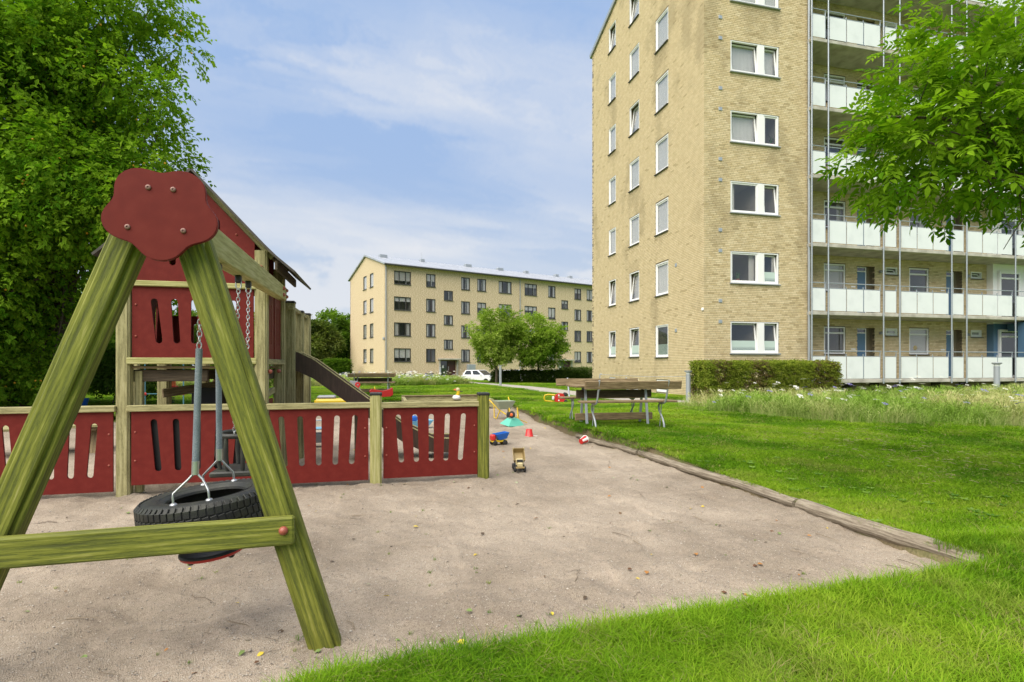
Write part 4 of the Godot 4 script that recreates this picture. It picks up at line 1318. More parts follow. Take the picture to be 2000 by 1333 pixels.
func play_tower() -> void:
	var t := thing("play_tower", "wooden play tower with dark red walls, pitched roof and brown slide", "play tower", Vector3(-1.88, 0, -6.2))
	# posts
	for q in [[-.64, 0, 2.30, false], [.64, 0, 2.52, false], [-.64, -1.02, 2.52, false], [.64, -1.02, 2.50, false], [.72, -1.3, 2.12, true], [.74, -1.95, 2.06, true], [.76, -2.55, 2.08, true], [-.50, -2.0, 2.06, true]]:
		post(t, q[0], q[1], q[2], q[3])
	# front wall
	part(t, "wall_panel", slotted(rect2(-.565, 1.385, .565, 2.105), fan(-.345, .345, 1.955, 1.56, 5, .022, .031), .018), M.red, Vector3(0, 0, .02))
	for x in [-.53, .53]:
		for y in [1.6, 1.92]: part(t, "screw", ballm(.0105), M.bolt, Vector3(x, y, .032))
	bar(t, "sill", M.algae_pale, Vector3(-.60, 1.350, .02), Vector3(.60, 1.350, .02), .066, .10, Vector3.UP)
	bar(t, "rail", M.algae_pale, Vector3(-.60, 2.135, .02), Vector3(.60, 2.135, .02), .056, .09, Vector3.UP)
	# gables front and back
	var g := PackedVector2Array([Vector2(-.575, 2.165), Vector2(.575, 2.165), Vector2(.575, 2.60), Vector2(0, 3.215), Vector2(-.575, 2.60)])
	var gs := [[-.20, 2.44, -.20, 2.36, .03], [.21, 2.80, .21, 2.72, .03]]
	for z in [.02, -1.02]:
		part(t, "gable_panel", slotted(g, gs, .018), M.red, Vector3(0, 0, z))
	for q in [[.40, 2.68], [.53, 2.42], [-.40, 2.68]]: part(t, "screw", ballm(.0105), M.bolt, Vector3(q[0], q[1], .032))
	part(t, "bolt", ballm(.024), M.bolt, Vector3(.64, 2.34, .07))
	# roof sheets, flared at the eaves
	for s in [-1, 1]:
		var e := .98 if s > 0 else .86
		var prof := [Vector2(0, 3.285), Vector2(s * .68, 2.555), Vector2(s * .80, 2.435), Vector2(s * e, 2.285 + (.98 - e) * .8)]
		var poly := PackedVector2Array()
		for v in prof: poly.append(v)
		for i in prof.size(): poly.append(prof[prof.size() - 1 - i] + Vector2(s * .012, .020))
		part(t, "roof_sheet", prismm(poly, -1.22, .14), M.roof_board)
		for z in [-.04, -.95]:
			bar(t, "rafter", M.timber, Vector3(s * .02, 3.235, z), Vector3(s * .74, 2.462, z), .055, .045, Vector3.UP)
		bar(t, "eave_board", M.dark_plank, Vector3(s * .80, 2.36, .1), Vector3(s * .80, 2.36, -1.18), .03, .10)
	# right side: two tall slotted panels, sill and posts
	for k in 2:
		var z0 := -.075 - k * .50
		var slots := []
		for i in 3: slots.append([-.08 + i * .08, 1.98, -.08 + i * .08, 1.55, .011])
		var o := part(t, "wall_panel", slotted(rect2(-.225, 1.375, .225, 2.11), slots, .018), M.red, Vector3(.655, 0, z0 - .22), Vector3(0, PI / 2, 0))
		bar(t, "sill", M.timber, Vector3(.66, 1.345, z0 + .02), Vector3(.66, 1.345, z0 - .46), .06, .09, Vector3.UP)
		part(t, "bolt", ballm(.024), M.bolt, Vector3(.72, 1.24, z0 + .06))
	bar(t, "rail", M.timber, Vector3(.66, 2.14, .02), Vector3(.66, 2.14, -1.05), .055, .09, Vector3.UP)
	bar(t, "rail", M.timber, Vector3(.74, 2.05, -1.2), Vector3(.74, 2.05, -2.6), .05, .07, Vector3.UP)
	# left side and back wall panels, seen through the slots
	part(t, "wall_panel", slotted(rect2(-.46, 1.375, .46, 2.11), fan(-.28, .28, 1.96, 1.56, 4, .02, .031), .018), M.red, Vector3(-.655, 0, -.51), Vector3(0, PI / 2, 0))
	part(t, "wall_panel", slotted(rect2(-.565, 1.375, .1, 1.9), [[-.3, 1.78, -.3, 1.56, .031], [-.1, 1.78, -.1, 1.56, .031]], .018), M.red, Vector3(0, 0, -1.04))
	# deck boards and joists
	for i in 17: bar(t, "deck_board", M.plank, Vector3(-.60, 1.285, -.05 - i * .12), Vector3(.60, 1.285, -.05 - i * .12), .028, .105, Vector3.UP)
	bar(t, "joist", M.dark_plank, Vector3(-.60, 1.20, -.08), Vector3(.10, 1.20, -.08), .125, .04, Vector3.UP)
	bar(t, "joist", M.dark_plank, Vector3(-.58, 1.20, -.95), Vector3(.58, 1.20, -.95), .12, .04, Vector3.UP)
	for x in [-.56, .56]: bar(t, "joist", M.dark_plank, Vector3(x, 1.20, -.05), Vector3(x, 1.20, -2.0), .045, .11)
	bar(t, "brace_post", M.timber, Vector3(-.54, .0, -.08), Vector3(-.54, 1.25, -.08), .07, .07)
	# lower den: side boards, bench, posts and ramp
	bar(t, "den_board", M.plank, Vector3(-.52, .99, -.62), Vector3(-.02, 1.07, -1.15), .10, .03, Vector3.UP)
	part(t, "den_panel", bev(Vector3(.26, .36, .02), .004), M.black, Vector3(-.18, .86, -.9))
	for q in [[-.02, -1.1], [.36, -1.05], [.05, -2.0]]: bar(t, "den_post", M.dark_plank, Vector3(q[0], -.1, q[1]), Vector3(q[0], 1.26, q[1]), .10, .10)
	bar(t, "ramp_board", M.plank, Vector3(-.78, .0, -2.9), Vector3(-.16, 1.28, -2.05), .34, .035)
	bar(t, "bench_board", M.dark_plank, Vector3(.40, 1.0, -2.3), Vector3(.70, 1.0, -2.3), .08, .03, Vector3.UP)
	bar(t, "side_rail", M.timber, Vector3(.66, .98, .0), Vector3(.66, 1.02, -.5), .07, .04, Vector3.UP)
	part(t, "lower_panel", bev(Vector3(.02, .5, .44), .004), M.red, Vector3(.655, .68, -.26))
	# slide
	var line := [Vector2(.62, 1.33), Vector2(.80, 1.32), Vector2(1.0, 1.22), Vector2(2.15, .35), Vector2(2.4, .22), Vector2(2.60, .18), Vector2(2.88, .17)]
	for s in [-1, 1]:
		var poly := PackedVector2Array()
		for v in line: poly.append(v + Vector2(0, .16 if v.x < 2.5 else .10))
		for i in line.size(): poly.append(line[line.size() - 1 - i] - Vector2(0, .09))
		var z = -1.62 + s * .25
		part(t, "slide_side", prismm(poly, z - .014, z + .014), M.slide)
		var top := []
		for v in line: top.append(Vector3(v.x, v.y + (.165 if v.x < 2.5 else .105), z))
		part(t, "slide_edge", tubem(top, .012, 6), M.timber)
	var bed := PackedVector2Array()
	for v in line: bed.append(v + Vector2(0, .012))
	for i in line.size(): bed.append(line[line.size() - 1 - i])
	part(t, "slide_bed", prismm(bed, -1.855, -1.385), M.zinc)
	for x in [1.55, 2.5]: bar(t, "slide_leg", M.dark_plank, Vector3(x, -.1, -1.62), Vector3(x, .75 if x < 2 else .14, -1.62), .06, .30)

func climbing_net() -> void:
	var t := thing("climbing_net", "blue rope climbing net with red knots behind the play tower", "climbing net", Vector3(-3.25, 0, -10.6))
	for x in [-.9, .9]: bar(t, "post", M.timber, Vector3(x, -.1, 0), Vector3(x, 1.55, 0), .11, .11)
	bar(t, "top_beam", M.timber, Vector3(-.95, 1.5, 0), Vector3(.95, 1.5, 0), .09, .08, Vector3.UP)
	for i in 6:
		var x := -.75 + i * .3
		part(t, "rope", tubem([Vector3(x, 1.48, 0), Vector3(x, .15, 0)], .011, 6), M.rope)
		for k in 3: part(t, "knot", ballm(.028), M.red_plastic, Vector3(x, .45 + k * .36, 0))
	for k in 3: part(t, "rope", tubem([Vector3(-.88, .45 + k * .36, 0), Vector3(.88, .45 + k * .36, 0)], .009, 6), M.rope)

# ---------------------------------------------------------------- buildings
var brick_xf := []
var brick_cl := []

# bricks of one wall face. xf: x along the wall, y up, z outward, origin at the face's foot. openings: [u0, y0, u1, y1]
func lay_bricks(xf: Transform3D, width: float, y0: float, top: Callable, openings: Array, sd: int) -> void:
	var r := RandomNumberGenerator.new()
	r.seed = sd
	var course := .0667
	var n := int((21.0 - y0) / course)
	for j in n:
		var yb := y0 + j * course
		var spans := [[0.0, width]]
		for o in openings:
			if yb + course * .6 > o[1] and yb + course * .4 < o[3]:
				var nxt := []
				for s in spans:
					if o[2] <= s[0] or o[0] >= s[1]: nxt.append(s)
					else:
						if o[0] - s[0] > .02: nxt.append([s[0], o[0]])
						if s[1] - o[2] > .02: nxt.append([o[2], s[1]])
				spans = nxt
		var shift := (.12 if j % 2 else 0.0) + (.06 if j % 4 > 1 else 0.0)
		var i0 := -1
		while i0 * .24 - shift < width:
			var a := i0 * .24 - shift
			i0 += 1
			for s in spans:
				var u0: float = max(a, s[0])
				var u1: float = min(a + .228, s[1])
				if u1 - u0 < .035: continue
				if yb + .06 > top.call((u0 + u1) * .5): continue
				var c := xf * Vector3((u0 + u1) * .5, yb + .0335, -.05 + r.randf_range(-.0015, .0025))
				brick_xf.append(Transform3D(xf.basis.scaled_local(Vector3(u1 - u0, .0555, .1)), c))
				var v := r.randf() if sd != 2 else r.randf_range(.3, .7)
				var col := C(.58, .465, .275).lerp(C(.68, .57, .37), v)
				if r.randf() < (.05 if sd != 2 else .015): col = col.lerp(C(.36, .285, .15), .6)
				var soot := noise.get_noise_3d(c.x * 28.0, c.y * 14.0, c.z * 28.0) + .5 * noise.get_noise_3d(c.x * 110.0, c.y * 60.0, c.z * 110.0)
				col = col.lerp(C(.27, .215, .125), clampf((soot - .22) * 1.3, 0, .38))
				brick_cl.append(col)

# the mortar-coloured wall behind the bricks, with reveals round each opening
func wall_sheet(xf: Transform3D, width: float, y0: float, top: Callable, openings: Array, depth := .25) -> Mesh:
	var xs := [0.0, width, width * .5]
	var ys := [y0, 18.9]
	for o in openings:
		xs.append(o[0]); xs.append(o[2]); ys.append(o[1]); ys.append(o[3])
	xs.sort()
	ys.sort()
	var st := ST()
	var z := -.009
	for i in xs.size() - 1:
		if xs[i + 1] - xs[i] < .001: continue
		for j in ys.size():
			var cx: float = (xs[i] + xs[i + 1]) * .5
			var ya: float = ys[j]
			var last := j == ys.size() - 1
			var yb: float = 0.0 if last else ys[j + 1]
			if not last and yb - ya < .001: continue
			var hole := false
			if not last:
				for o in openings:
					if cx > o[0] and cx < o[2] and (ya + yb) * .5 > o[1] and (ya + yb) * .5 < o[3]: hole = true
			if hole: continue
			var t0: float = top.call(xs[i]) if last else yb
			var t1: float = top.call(xs[i + 1]) if last else yb
			quad(st, xf * Vector3(xs[i], ya, z), xf * Vector3(xs[i + 1], ya, z), xf * Vector3(xs[i + 1], t1, z), xf * Vector3(xs[i], t0, z), xf.basis.z)
	for o in openings:
		var p := [Vector3(o[0], o[1], 0), Vector3(o[2], o[1], 0), Vector3(o[2], o[3], 0), Vector3(o[0], o[3], 0)]
		var c := Vector3((o[0] + o[2]) * .5, (o[1] + o[3]) * .5, 0)
		for k in 4:
			var a: Vector3 = p[k] + Vector3(0, 0, z)
			var b: Vector3 = p[(k + 1) % 4] + Vector3(0, 0, z)
			quad(st, xf * a, xf * b, xf * (b + Vector3(0, 0, -depth)), xf * (a + Vector3(0, 0, -depth)), xf.basis * (c - (p[k] + p[(k + 1) % 4]) * .5))
	return st.commit()

func frame_mesh(w: float, h: float, t: float, d: float, bars: Array = []) -> Mesh:      # bars: ["v"/"h", position, width]
	var key := "fr%.3f_%.3f_%.3f_%.3f_%s" % [w, h, t, d, str(bars)]
	if not cache.has(key):
		var st := ST()
		add_bev(st, Transform3D(Basis(), Vector3(-w / 2 + t / 2, 0, 0)), Vector3(t, h, d), .006)
		add_bev(st, Transform3D(Basis(), Vector3(w / 2 - t / 2, 0, 0)), Vector3(t, h, d), .006)
		add_bev(st, Transform3D(Basis(), Vector3(0, h / 2 - t / 2, 0)), Vector3(w - 2 * t, t, d), .006)
		add_bev(st, Transform3D(Basis(), Vector3(0, -h / 2 + t / 2, 0)), Vector3(w - 2 * t, t, d), .006)
		for b in bars:
			if b[0] == "v": add_bev(st, Transform3D(Basis(), Vector3(b[1], 0, 0)), Vector3(b[2], h - 2 * t, d * .96), .005)
			else: add_bev(st, Transform3D(Basis(), Vector3(0, b[1], 0)), Vector3(w - 2 * t, b[2], d * .96), .005)
		cache[key] = st.commit()
	return cache[key]

# one casement in white: frame > sash, pane, curtain, sill. tilt opens the top inward
func window(p: Node3D, at: Vector3, turn: float, w: float, h: float, fill: Material, tilt := 0.0, sill := true, frame: Material = null, bars: Array = []) -> MeshInstance3D:
	var fm: Material = frame if frame else M.white_paint
	var o := part(p, "window", frame_mesh(w, h, .05, .08, bars), fm, at, Vector3(0, turn, 0))
	if bars.is_empty():
		var s := part(o, "sash", frame_mesh(w - .10, h - .10, .055, .045), fm, Vector3(0, 0, -.012))
		var g := part(o, "pane", boxm(Vector3(w - .19, h - .19, .006)), M.glass, Vector3(0, 0, -.014))
		if tilt > 0:
			var pv := Vector3(0, -(h - .1) / 2, -.012)
			var b := Basis(Vector3.RIGHT, -tilt)
			s.transform = Transform3D(b, pv + b * Vector3(0, (h - .1) / 2, 0))
			g.transform = s.transform
	else: part(o, "pane", boxm(Vector3(w - .08, h - .08, .006)), M.glass, Vector3(0, 0, -.012))
	if fill == M.room or fill == M.film:
		var odd := int(abs(at.x * 31.0 + at.y * 17.0 + at.z * 7.0)) % 4
		if odd < 2 and h > .7: part(o, "drape", bev(Vector3(w * .2, h - .12, .04), .012), M.grey_blind, Vector3((w * .36) * (1 if odd == 0 else -1), 0, -.16))
		if odd != 1 and h > .7:
			var pot := part(o, "plant_pot", lathem([Vector2(0, 0), Vector2(.06, 0), Vector2(.08, .13)], 10), M.bolt, Vector3(-w * .12 + odd * .09, -h / 2 + .055, -.18))
			part(o, "pot_plant", tuft(odd + 70, 26, .30, .05, .03, .8), M.pot_leaf, pot.position + Vector3(0, .11, 0))
		part(o, "room", room_mesh(w, h, 2.0), M.room, Vector3(0, 0, -.05))
		if fill == M.film: part(o, "privacy_film", boxm(Vector3(w - .2, h * .36, .004)), M.film, Vector3(0, -h * .28, -.03))
	else: part(o, "curtain", boxm(Vector3(w - .04, h - .04, .01)), fill, Vector3(0, 0, -.20 if tilt > 0 else -.06))
	if sill: part(o, "sill", bev(Vector3(w + .06, .035, .16), .006), M.sill, Vector3(0, -h / 2 - .02, .04))
	return o

# the walls, floor and ceiling of the room behind a window, open to the front
func room_mesh(w: float, h: float, d: float) -> Mesh:
	var key := "room%.3f_%.3f_%.2f" % [w, h, d]
	if not cache.has(key):
		var st := ST()
		var a := w / 2 - .005
		var b := h / 2 - .005
		for q in [[Vector3(-a, -b, 0), Vector3(-a, b, 0)], [Vector3(-a, b, 0), Vector3(a, b, 0)], [Vector3(a, b, 0), Vector3(a, -b, 0)], [Vector3(a, -b, 0), Vector3(-a, -b, 0)]]:
			var back := Vector3(1, 1, 1)
			quad(st, q[0], q[1], q[1] + Vector3(0, 0, -d), q[0] + Vector3(0, 0, -d), -(q[0] + q[1]))
		quad(st, Vector3(-a, -b, -d), Vector3(a, -b, -d), Vector3(a, b, -d), Vector3(-a, b, -d), Vector3.BACK)
		cache[key] = st.commit()
	return cache[key]

func tall_block() -> void:
	var B := thing("apartment_tower", "tall yellow brick apartment block with white windows and glass-fronted access balconies", "building", Vector3(11.71, 0, -17.81))
	var r := RandomNumberGenerator.new()
	r.seed = 60
	var pitch := 2.67
	var G := 10.94        # gable length
	var FW := 4.72        # width of the end wing's front
	var ZR := -1.12       # recessed wall
	var XE := 22.4
	# gable frame: u runs from the far corner to the near one, outward is -x
	var gx := Transform3D(Basis(Vector3.BACK, Vector3.UP, Vector3.LEFT), Vector3(0, 0, -G))
	var gtop := func(u: float) -> float: return 19.0 + .31 * (u if u < G / 2 else G - u)
	var gop := []
	for k in 7:
		for c in [[-8.66, -7.78, 1.76, 3.12], [-6.22, -5.20, 1.72, 3.11], [-3.66, -2.58, 1.66, 3.08]]:
			gop.append([c[0] + G, c[2] + k * pitch, c[1] + G, c[3] + k * pitch])
	for c in [[-8.60, -7.84], [-6.15, -5.3], [-3.60, -2.62]]: gop.append([c[0] + G, .16, c[1] + G, .70])
	var fx := Transform3D(Basis(), Vector3.ZERO)
	var ftop := func(_u: float) -> float: return 18.98
	var fop := []
	for k in 7: fop.append([1.13, 1.775 + k * pitch, 3.28, 2.99 + k * pitch])
	var rx := Transform3D(Basis(), Vector3(FW, 0, ZR))
	var rop := []
	var mods := [[6.45, 7.55], [10.97, 12.07], [19.2, 20.3]]
	var doors := [8.16, 13.06, 17.6]
	var smalls := [[9.66, 10.32], [14.5, 15.16]]
	for k in 7:
		for m in mods: rop.append([m[0] - FW, 1.80 + k * pitch, m[1] - FW, 2.97 + k * pitch])
		for m in smalls: rop.append([m[0] - FW, 2.61 + k * pitch, m[1] - FW, 2.95 + k * pitch])
		for m in doors: rop.append([m - FW, .76 + k * pitch, m + .92 - FW, 2.95 + k * pitch])
	var wx := Transform3D(Basis(Vector3.FORWARD, Vector3.UP, Vector3.RIGHT), Vector3(FW, 0, 0))   # return wall of the wing
	lay_bricks(fx, FW, .12, ftop, fop, 1)
	lay_bricks(gx, G, .12, gtop, gop, 2)
	lay_bricks(rx, 11.2, 0.0, ftop, rop, 3)
	part(B, "gable_wall", wall_sheet(gx, G, -.5, gtop, gop), M.mortar)
	part(B, "front_wall", wall_sheet(fx, FW, -.5, ftop, fop), M.mortar)
	part(B, "balcony_wall", wall_sheet(rx, XE - FW, -.5, ftop, rop), M.mortar)
	part(B, "wing_return", wall_sheet(wx, -ZR, -.5, ftop, []), M.mortar)
	part(B, "rear_wall", boxm(Vector3(XE, 19.4, .2)), M.mortar, Vector3(XE / 2, 9.2, -G + .1))
	part(B, "end_wall", boxm(Vector3(.2, 19.4, G + ZR)), M.mortar, Vector3(XE, 9.2, (ZR - G) / 2))
	# the 300 bricks that show largest are parts of their own: lowest courses beside the near corner
	var order := []
	for i in brick_xf.size(): order.append(i)
	var spot := Vector3(.4, 1.7, .3)
	order.sort_custom(func(a, b): return brick_xf[a].origin.distance_squared_to(spot) < brick_xf[b].origin.distance_squared_to(spot))
	var bst := ST()
	add_bev(bst, Transform3D.IDENTITY, Vector3.ONE, .0)
	var bm := BoxMesh.new()
	bm.size = Vector3.ONE
	var tones := []
	for k in 6:
		var m: StandardMaterial3D = M.brick.duplicate()
		m.vertex_color_use_as_albedo = false
		m.albedo_color = [C(.58, .465, .275), C(.61, .495, .30), C(.635, .525, .325), C(.66, .55, .35), C(.52, .41, .24), C(.43, .34, .20)][k].linear_to_srgb()
		tones.append(m)
	var rest_x := []
	var rest_c := []
	for n in order.size():
		var i: int = order[n]
		if n < 300:
			var best := 0
			for k in 6:
				if abs(tones[k].albedo_color.srgb_to_linear().g - brick_cl[i].g) < abs(tones[best].albedo_color.srgb_to_linear().g - brick_cl[i].g): best = k
			var o := part(B, "brick", bm, tones[best])
			o.transform = brick_xf[i]
		else:
			rest_x.append(brick_xf[i])
			rest_c.append(brick_cl[i])
	many(B, "bricks", bm, M.brick, rest_x, rest_c)
	# plinth
	part(B, "plinth", bev(Vector3(.06, .62, G), .01), M.plinth, Vector3(-.028, -.19, -G / 2))
	part(B, "plinth", bev(Vector3(FW, .62, .06), .01), M.plinth, Vector3(FW / 2, -.19, .028))
	# gable windows
	var open := {"0_6": 1, "1_6": 1, "1_4": 1, "0_1": 1, "1_1": 1, "0_0": 1, "1_0": 1}
	for k in 7:
		for c in 3:
			var q: Array = [[-8.66, -7.78, 1.76, 3.12], [-6.22, -5.20, 1.72, 3.11], [-3.66, -2.58, 1.66, 3.08]][c]
			var isopen := open.has("%d_%d" % [c, k])
			var fill: Material = M.blind if k > 1 or c == 2 and k == 1 else M.grey_blind
			if k == 0: fill = M.film
			window(B, Vector3(-.0 + .05, (q[2] + q[3]) / 2 + k * pitch, (q[0] + q[1]) / 2), -PI / 2, q[1] - q[0] - .02, q[3] - q[2] - .02, fill, .13 if isopen else 0.0)
	for c in [[-8.60, -7.84], [-6.15, -5.3], [-3.60, -2.62]]:
		window(B, Vector3(.06, .43, (c[0] + c[1]) / 2), -PI / 2, c[1] - c[0] - .02, .52, M.room, 0.0, false)
	# front pairs: wide sash, board, narrow sash
	for k in 7:
		var y := (1.775 + 2.99) / 2 + k * pitch
		var h := 2.99 - 1.775 - .02
		var fl: Material = [M.film, M.room, M.room, M.blind, M.blind, M.blind, M.blind][k]
		var fs: Material = [M.film, M.film, M.room, M.room, M.blind, M.blind, M.blind][k]
		window(B, Vector3(1.14 + .62, y, -.055), 0, 1.24, h, fl, .10 if k in [0, 3, 4] else 0.0, false)
		part(B, "window_board", bev(Vector3(.20, h, .08), .006), M.white_paint, Vector3(2.38 + .102, y, -.052))
		window(B, Vector3(2.584 + .345, y, -.055), 0, .69, h, fs, .10 if k in [0, 1, 2, 4] else 0.0, false)
		part(B, "sill", bev(Vector3(2.23, .045, .17), .008), M.tile, Vector3(2.205, 1.775 - .018 + k * pitch, -.01))
		for v in [2.967, 3.75]:
			part(B, "vent", bev(Vector3(.15, .13, .03), .006), M.steel, Vector3(.69, v + k * pitch, .012))
		if k < 2: part(B, "vent", bev(Vector3(.03, .14, .13), .006), M.steel, Vector3(-.012, 2.75 + k * pitch, -1.95))
	part(B, "alarm_box", bev(Vector3(.06, .10, .10), .01), M.white_paint, Vector3(-.028, 3.42, -.05))
	# recessed wall: windows, doors, small windows
	for k in 7:
		for i in mods.size():
			var m: Array = mods[i]
			window(B, Vector3((m[0] + m[1]) / 2, (1.80 + 2.97) / 2 + k * pitch, ZR - .055), 0, 1.08, 1.15, [M.room, M.grey_blind, M.room, M.room, M.grey_blind][(k + i) % 5], 0.0, true, null, [["h", .31, .07]])
		for m in smalls:
			window(B, Vector3((m[0] + m[1]) / 2, 2.78 + k * pitch, ZR - .04), 0, .64, .32, M.grey_blind if k != 1 else M.room, .5 if k == 1 else 0.0, true, null, [])
		for m in doors:
			var d := part(B, "door", bev(Vector3(.56, 1.96, .05), .006), M.blue_paint, Vector3(m + .33, 1.76 + k * pitch, ZR - .2))
			part(d, "door_frame", frame_mesh(.64, 2.16, .045, .07, [["h", .88, .045]]), M.white_paint, Vector3(0, .09, .0))
			part(d, "pane", boxm(Vector3(.55, .15, .006)), M.car_glass, Vector3(0, 1.06, 0))
			part(d, "handle", tubem([Vector3(.2, -.05, .03), Vector3(.2, -.05, .06), Vector3(.11, -.05, .06)], .009, 6), M.zinc)
			part(B, "door_back", boxm(Vector3(.92, 2.2, .02)), M.mortar, Vector3(m + .46, 1.86 + k * pitch, ZR - .255))
			part(B, "wall_lamp", bev(Vector3(.16, .12, .10), .03), M.grey_plastic, Vector3(m + 1.22, 2.72 + k * pitch, ZR + .05))
			part(B, "name_plate", boxm(Vector3(.22, .05, .012)), M.white_paint, Vector3(m - .22, 2.02 + k * pitch, ZR + .012))
	# sunflower in a ground floor window
	var sf := part(B, "sunflower_head", lathem([Vector2(0, .02), Vector2(.10, .01), Vector2(.11, -.005), Vector2(0, -.01)], 14), M.yellow_plastic, Vector3(11.42, 2.10, ZR - .10), Vector3(PI / 2, 0, 0))
	# balconies
	var panels := [[4.58, 5.21, 1], [5.37, 7.86, 3], [8.07, 8.67, 1], [8.89, 11.40, 3], [11.59, 12.22, 1], [12.40, 14.95, 3], [15.16, 15.76, 1], [15.94, 18.44, 3], [18.64, 19.26, 1], [19.44, 21.94, 3]]
	for k in 8:
		var y := k * pitch
		part(B, "balcony_slab", bev(Vector3(XE - 4.56, .14, .26 - ZR - .01), .015), M.concrete, Vector3((XE + 4.56) / 2, .69 + y, (.26 + ZR) / 2 + .006))
		if k == 7: continue
		for q in panels:
			var n: int = q[2]
			var w: float = (q[1] - q[0]) / n
			for i in n:
				var x: float = q[0] + w * (i + .5)
				var o := part(B, "balcony_panel", bev(Vector3(w - .05, .87, .012), .002), M.frost, Vector3(x, 1.222 + y, .25))
			for i in n + 1: part(B, "baluster", bev(Vector3(.03, 1.0, .03), .003), M.steel, Vector3(q[0] + w * i, 1.27 + y, .225))
			part(B, "panel_rail", bev(Vector3(q[1] - q[0] + .03, .025, .03), .003), M.steel, Vector3((q[0] + q[1]) / 2, 1.675 + y, .243))
			part(B, "handrail", tubem([Vector3(q[0] - .05, 1.885 + y, .235), Vector3(q[1] + .05, 1.885 + y, .235)], .019, 8), M.steel)
			for x in [q[0], q[1]]: part(B, "rail_stub", bev(Vector3(.022, .22, .022), .003), M.steel, Vector3(x, 1.775 + y, .235))
	for x in [4.52, 5.29, 7.965, 8.78, 11.495, 12.31, 15.055, 15.85, 18.54, 19.35]:
		part(B, "pole", tubem([Vector3(x, .58, .30), Vector3(x, 19.2, .30)], .027, 8), M.steel)
		for k in 8:
			part(B, "pole_clamp", bev(Vector3(.05, .05, .09), .005), M.zinc_paint, Vector3(x, .70 + k * pitch, .275))
	part(B, "downpipe", tubem([Vector3(4.60, 0, .07), Vector3(4.60, 18.8, .07)], .05, 10), M.zinc_paint)
	# entrance tower at the right end
	part(B, "lobby_wall", boxm(Vector3(2.6, 16.1, .3)), M.white_paint, Vector3(16.75, 11.25, -1.0))
	part(B, "lobby_wall", boxm(Vector3(2.6, 2.5, .34)), M.blue_paint, Vector3(16.75, 1.97, -1.0))
	for k in 7:
		var d := part(B, "lobby_door", frame_mesh(1.30, 2.2, .11, .10, [["h", .78, .08]]), M.white_paint, Vector3(16.35, 1.86 + k * pitch, -.80))
		part(d, "pane", boxm(Vector3(1.12, 2.0, .008)), M.car_glass)
	part(B, "blue_column", bev(Vector3(.42, 2.62, .30), .01), M.blue_paint, Vector3(16.0, 1.93, .05))
	part(B, "blue_beam", bev(Vector3(2.6, .35, 1.2), .01), M.blue_paint, Vector3(17.5, 3.06, -.2))
	part(B, "column_base", bev(Vector3(.6, .8, .5), .02), M.concrete, Vector3(16.0, .22, .05))
	part(B, "downpipe", tubem([Vector3(16.35, .2, .24), Vector3(16.35, 3.2, .24)], .05, 8), M.white_paint)
	# basement piers under the balcony
	for x in [6.1, 7.6, 9.0, 10.6, 12.4, 14.0]: part(B, "pier", bev(Vector3(.5, .9, .06), .01), M.dark_plank, Vector3(x, .15, ZR + .05))
	# roof
	var roof := PackedVector2Array([Vector2(.18, 18.94), Vector2(-G / 2, 20.72), Vector2(-G - .18, 18.94), Vector2(-G - .18, 19.12), Vector2(-G / 2, 20.92), Vector2(.18, 19.12)])
	var rs := ST()
	add_prism(rs, roof, 0, XE + .2, null, Transform3D(Basis(Vector3.BACK, Vector3.UP, Vector3.RIGHT), Vector3(-.07, 0, 0)))
	part(B, "roof", rs.commit(), M.roof_metal)
	for s in [[-G - .18, -G / 2], [.18, -G / 2]]:
		bar(B, "verge_board", M.zinc_paint, Vector3(-.085, 19.03, s[0]), Vector3(-.085, 20.82, s[1]), .03, .22, Vector3.RIGHT)

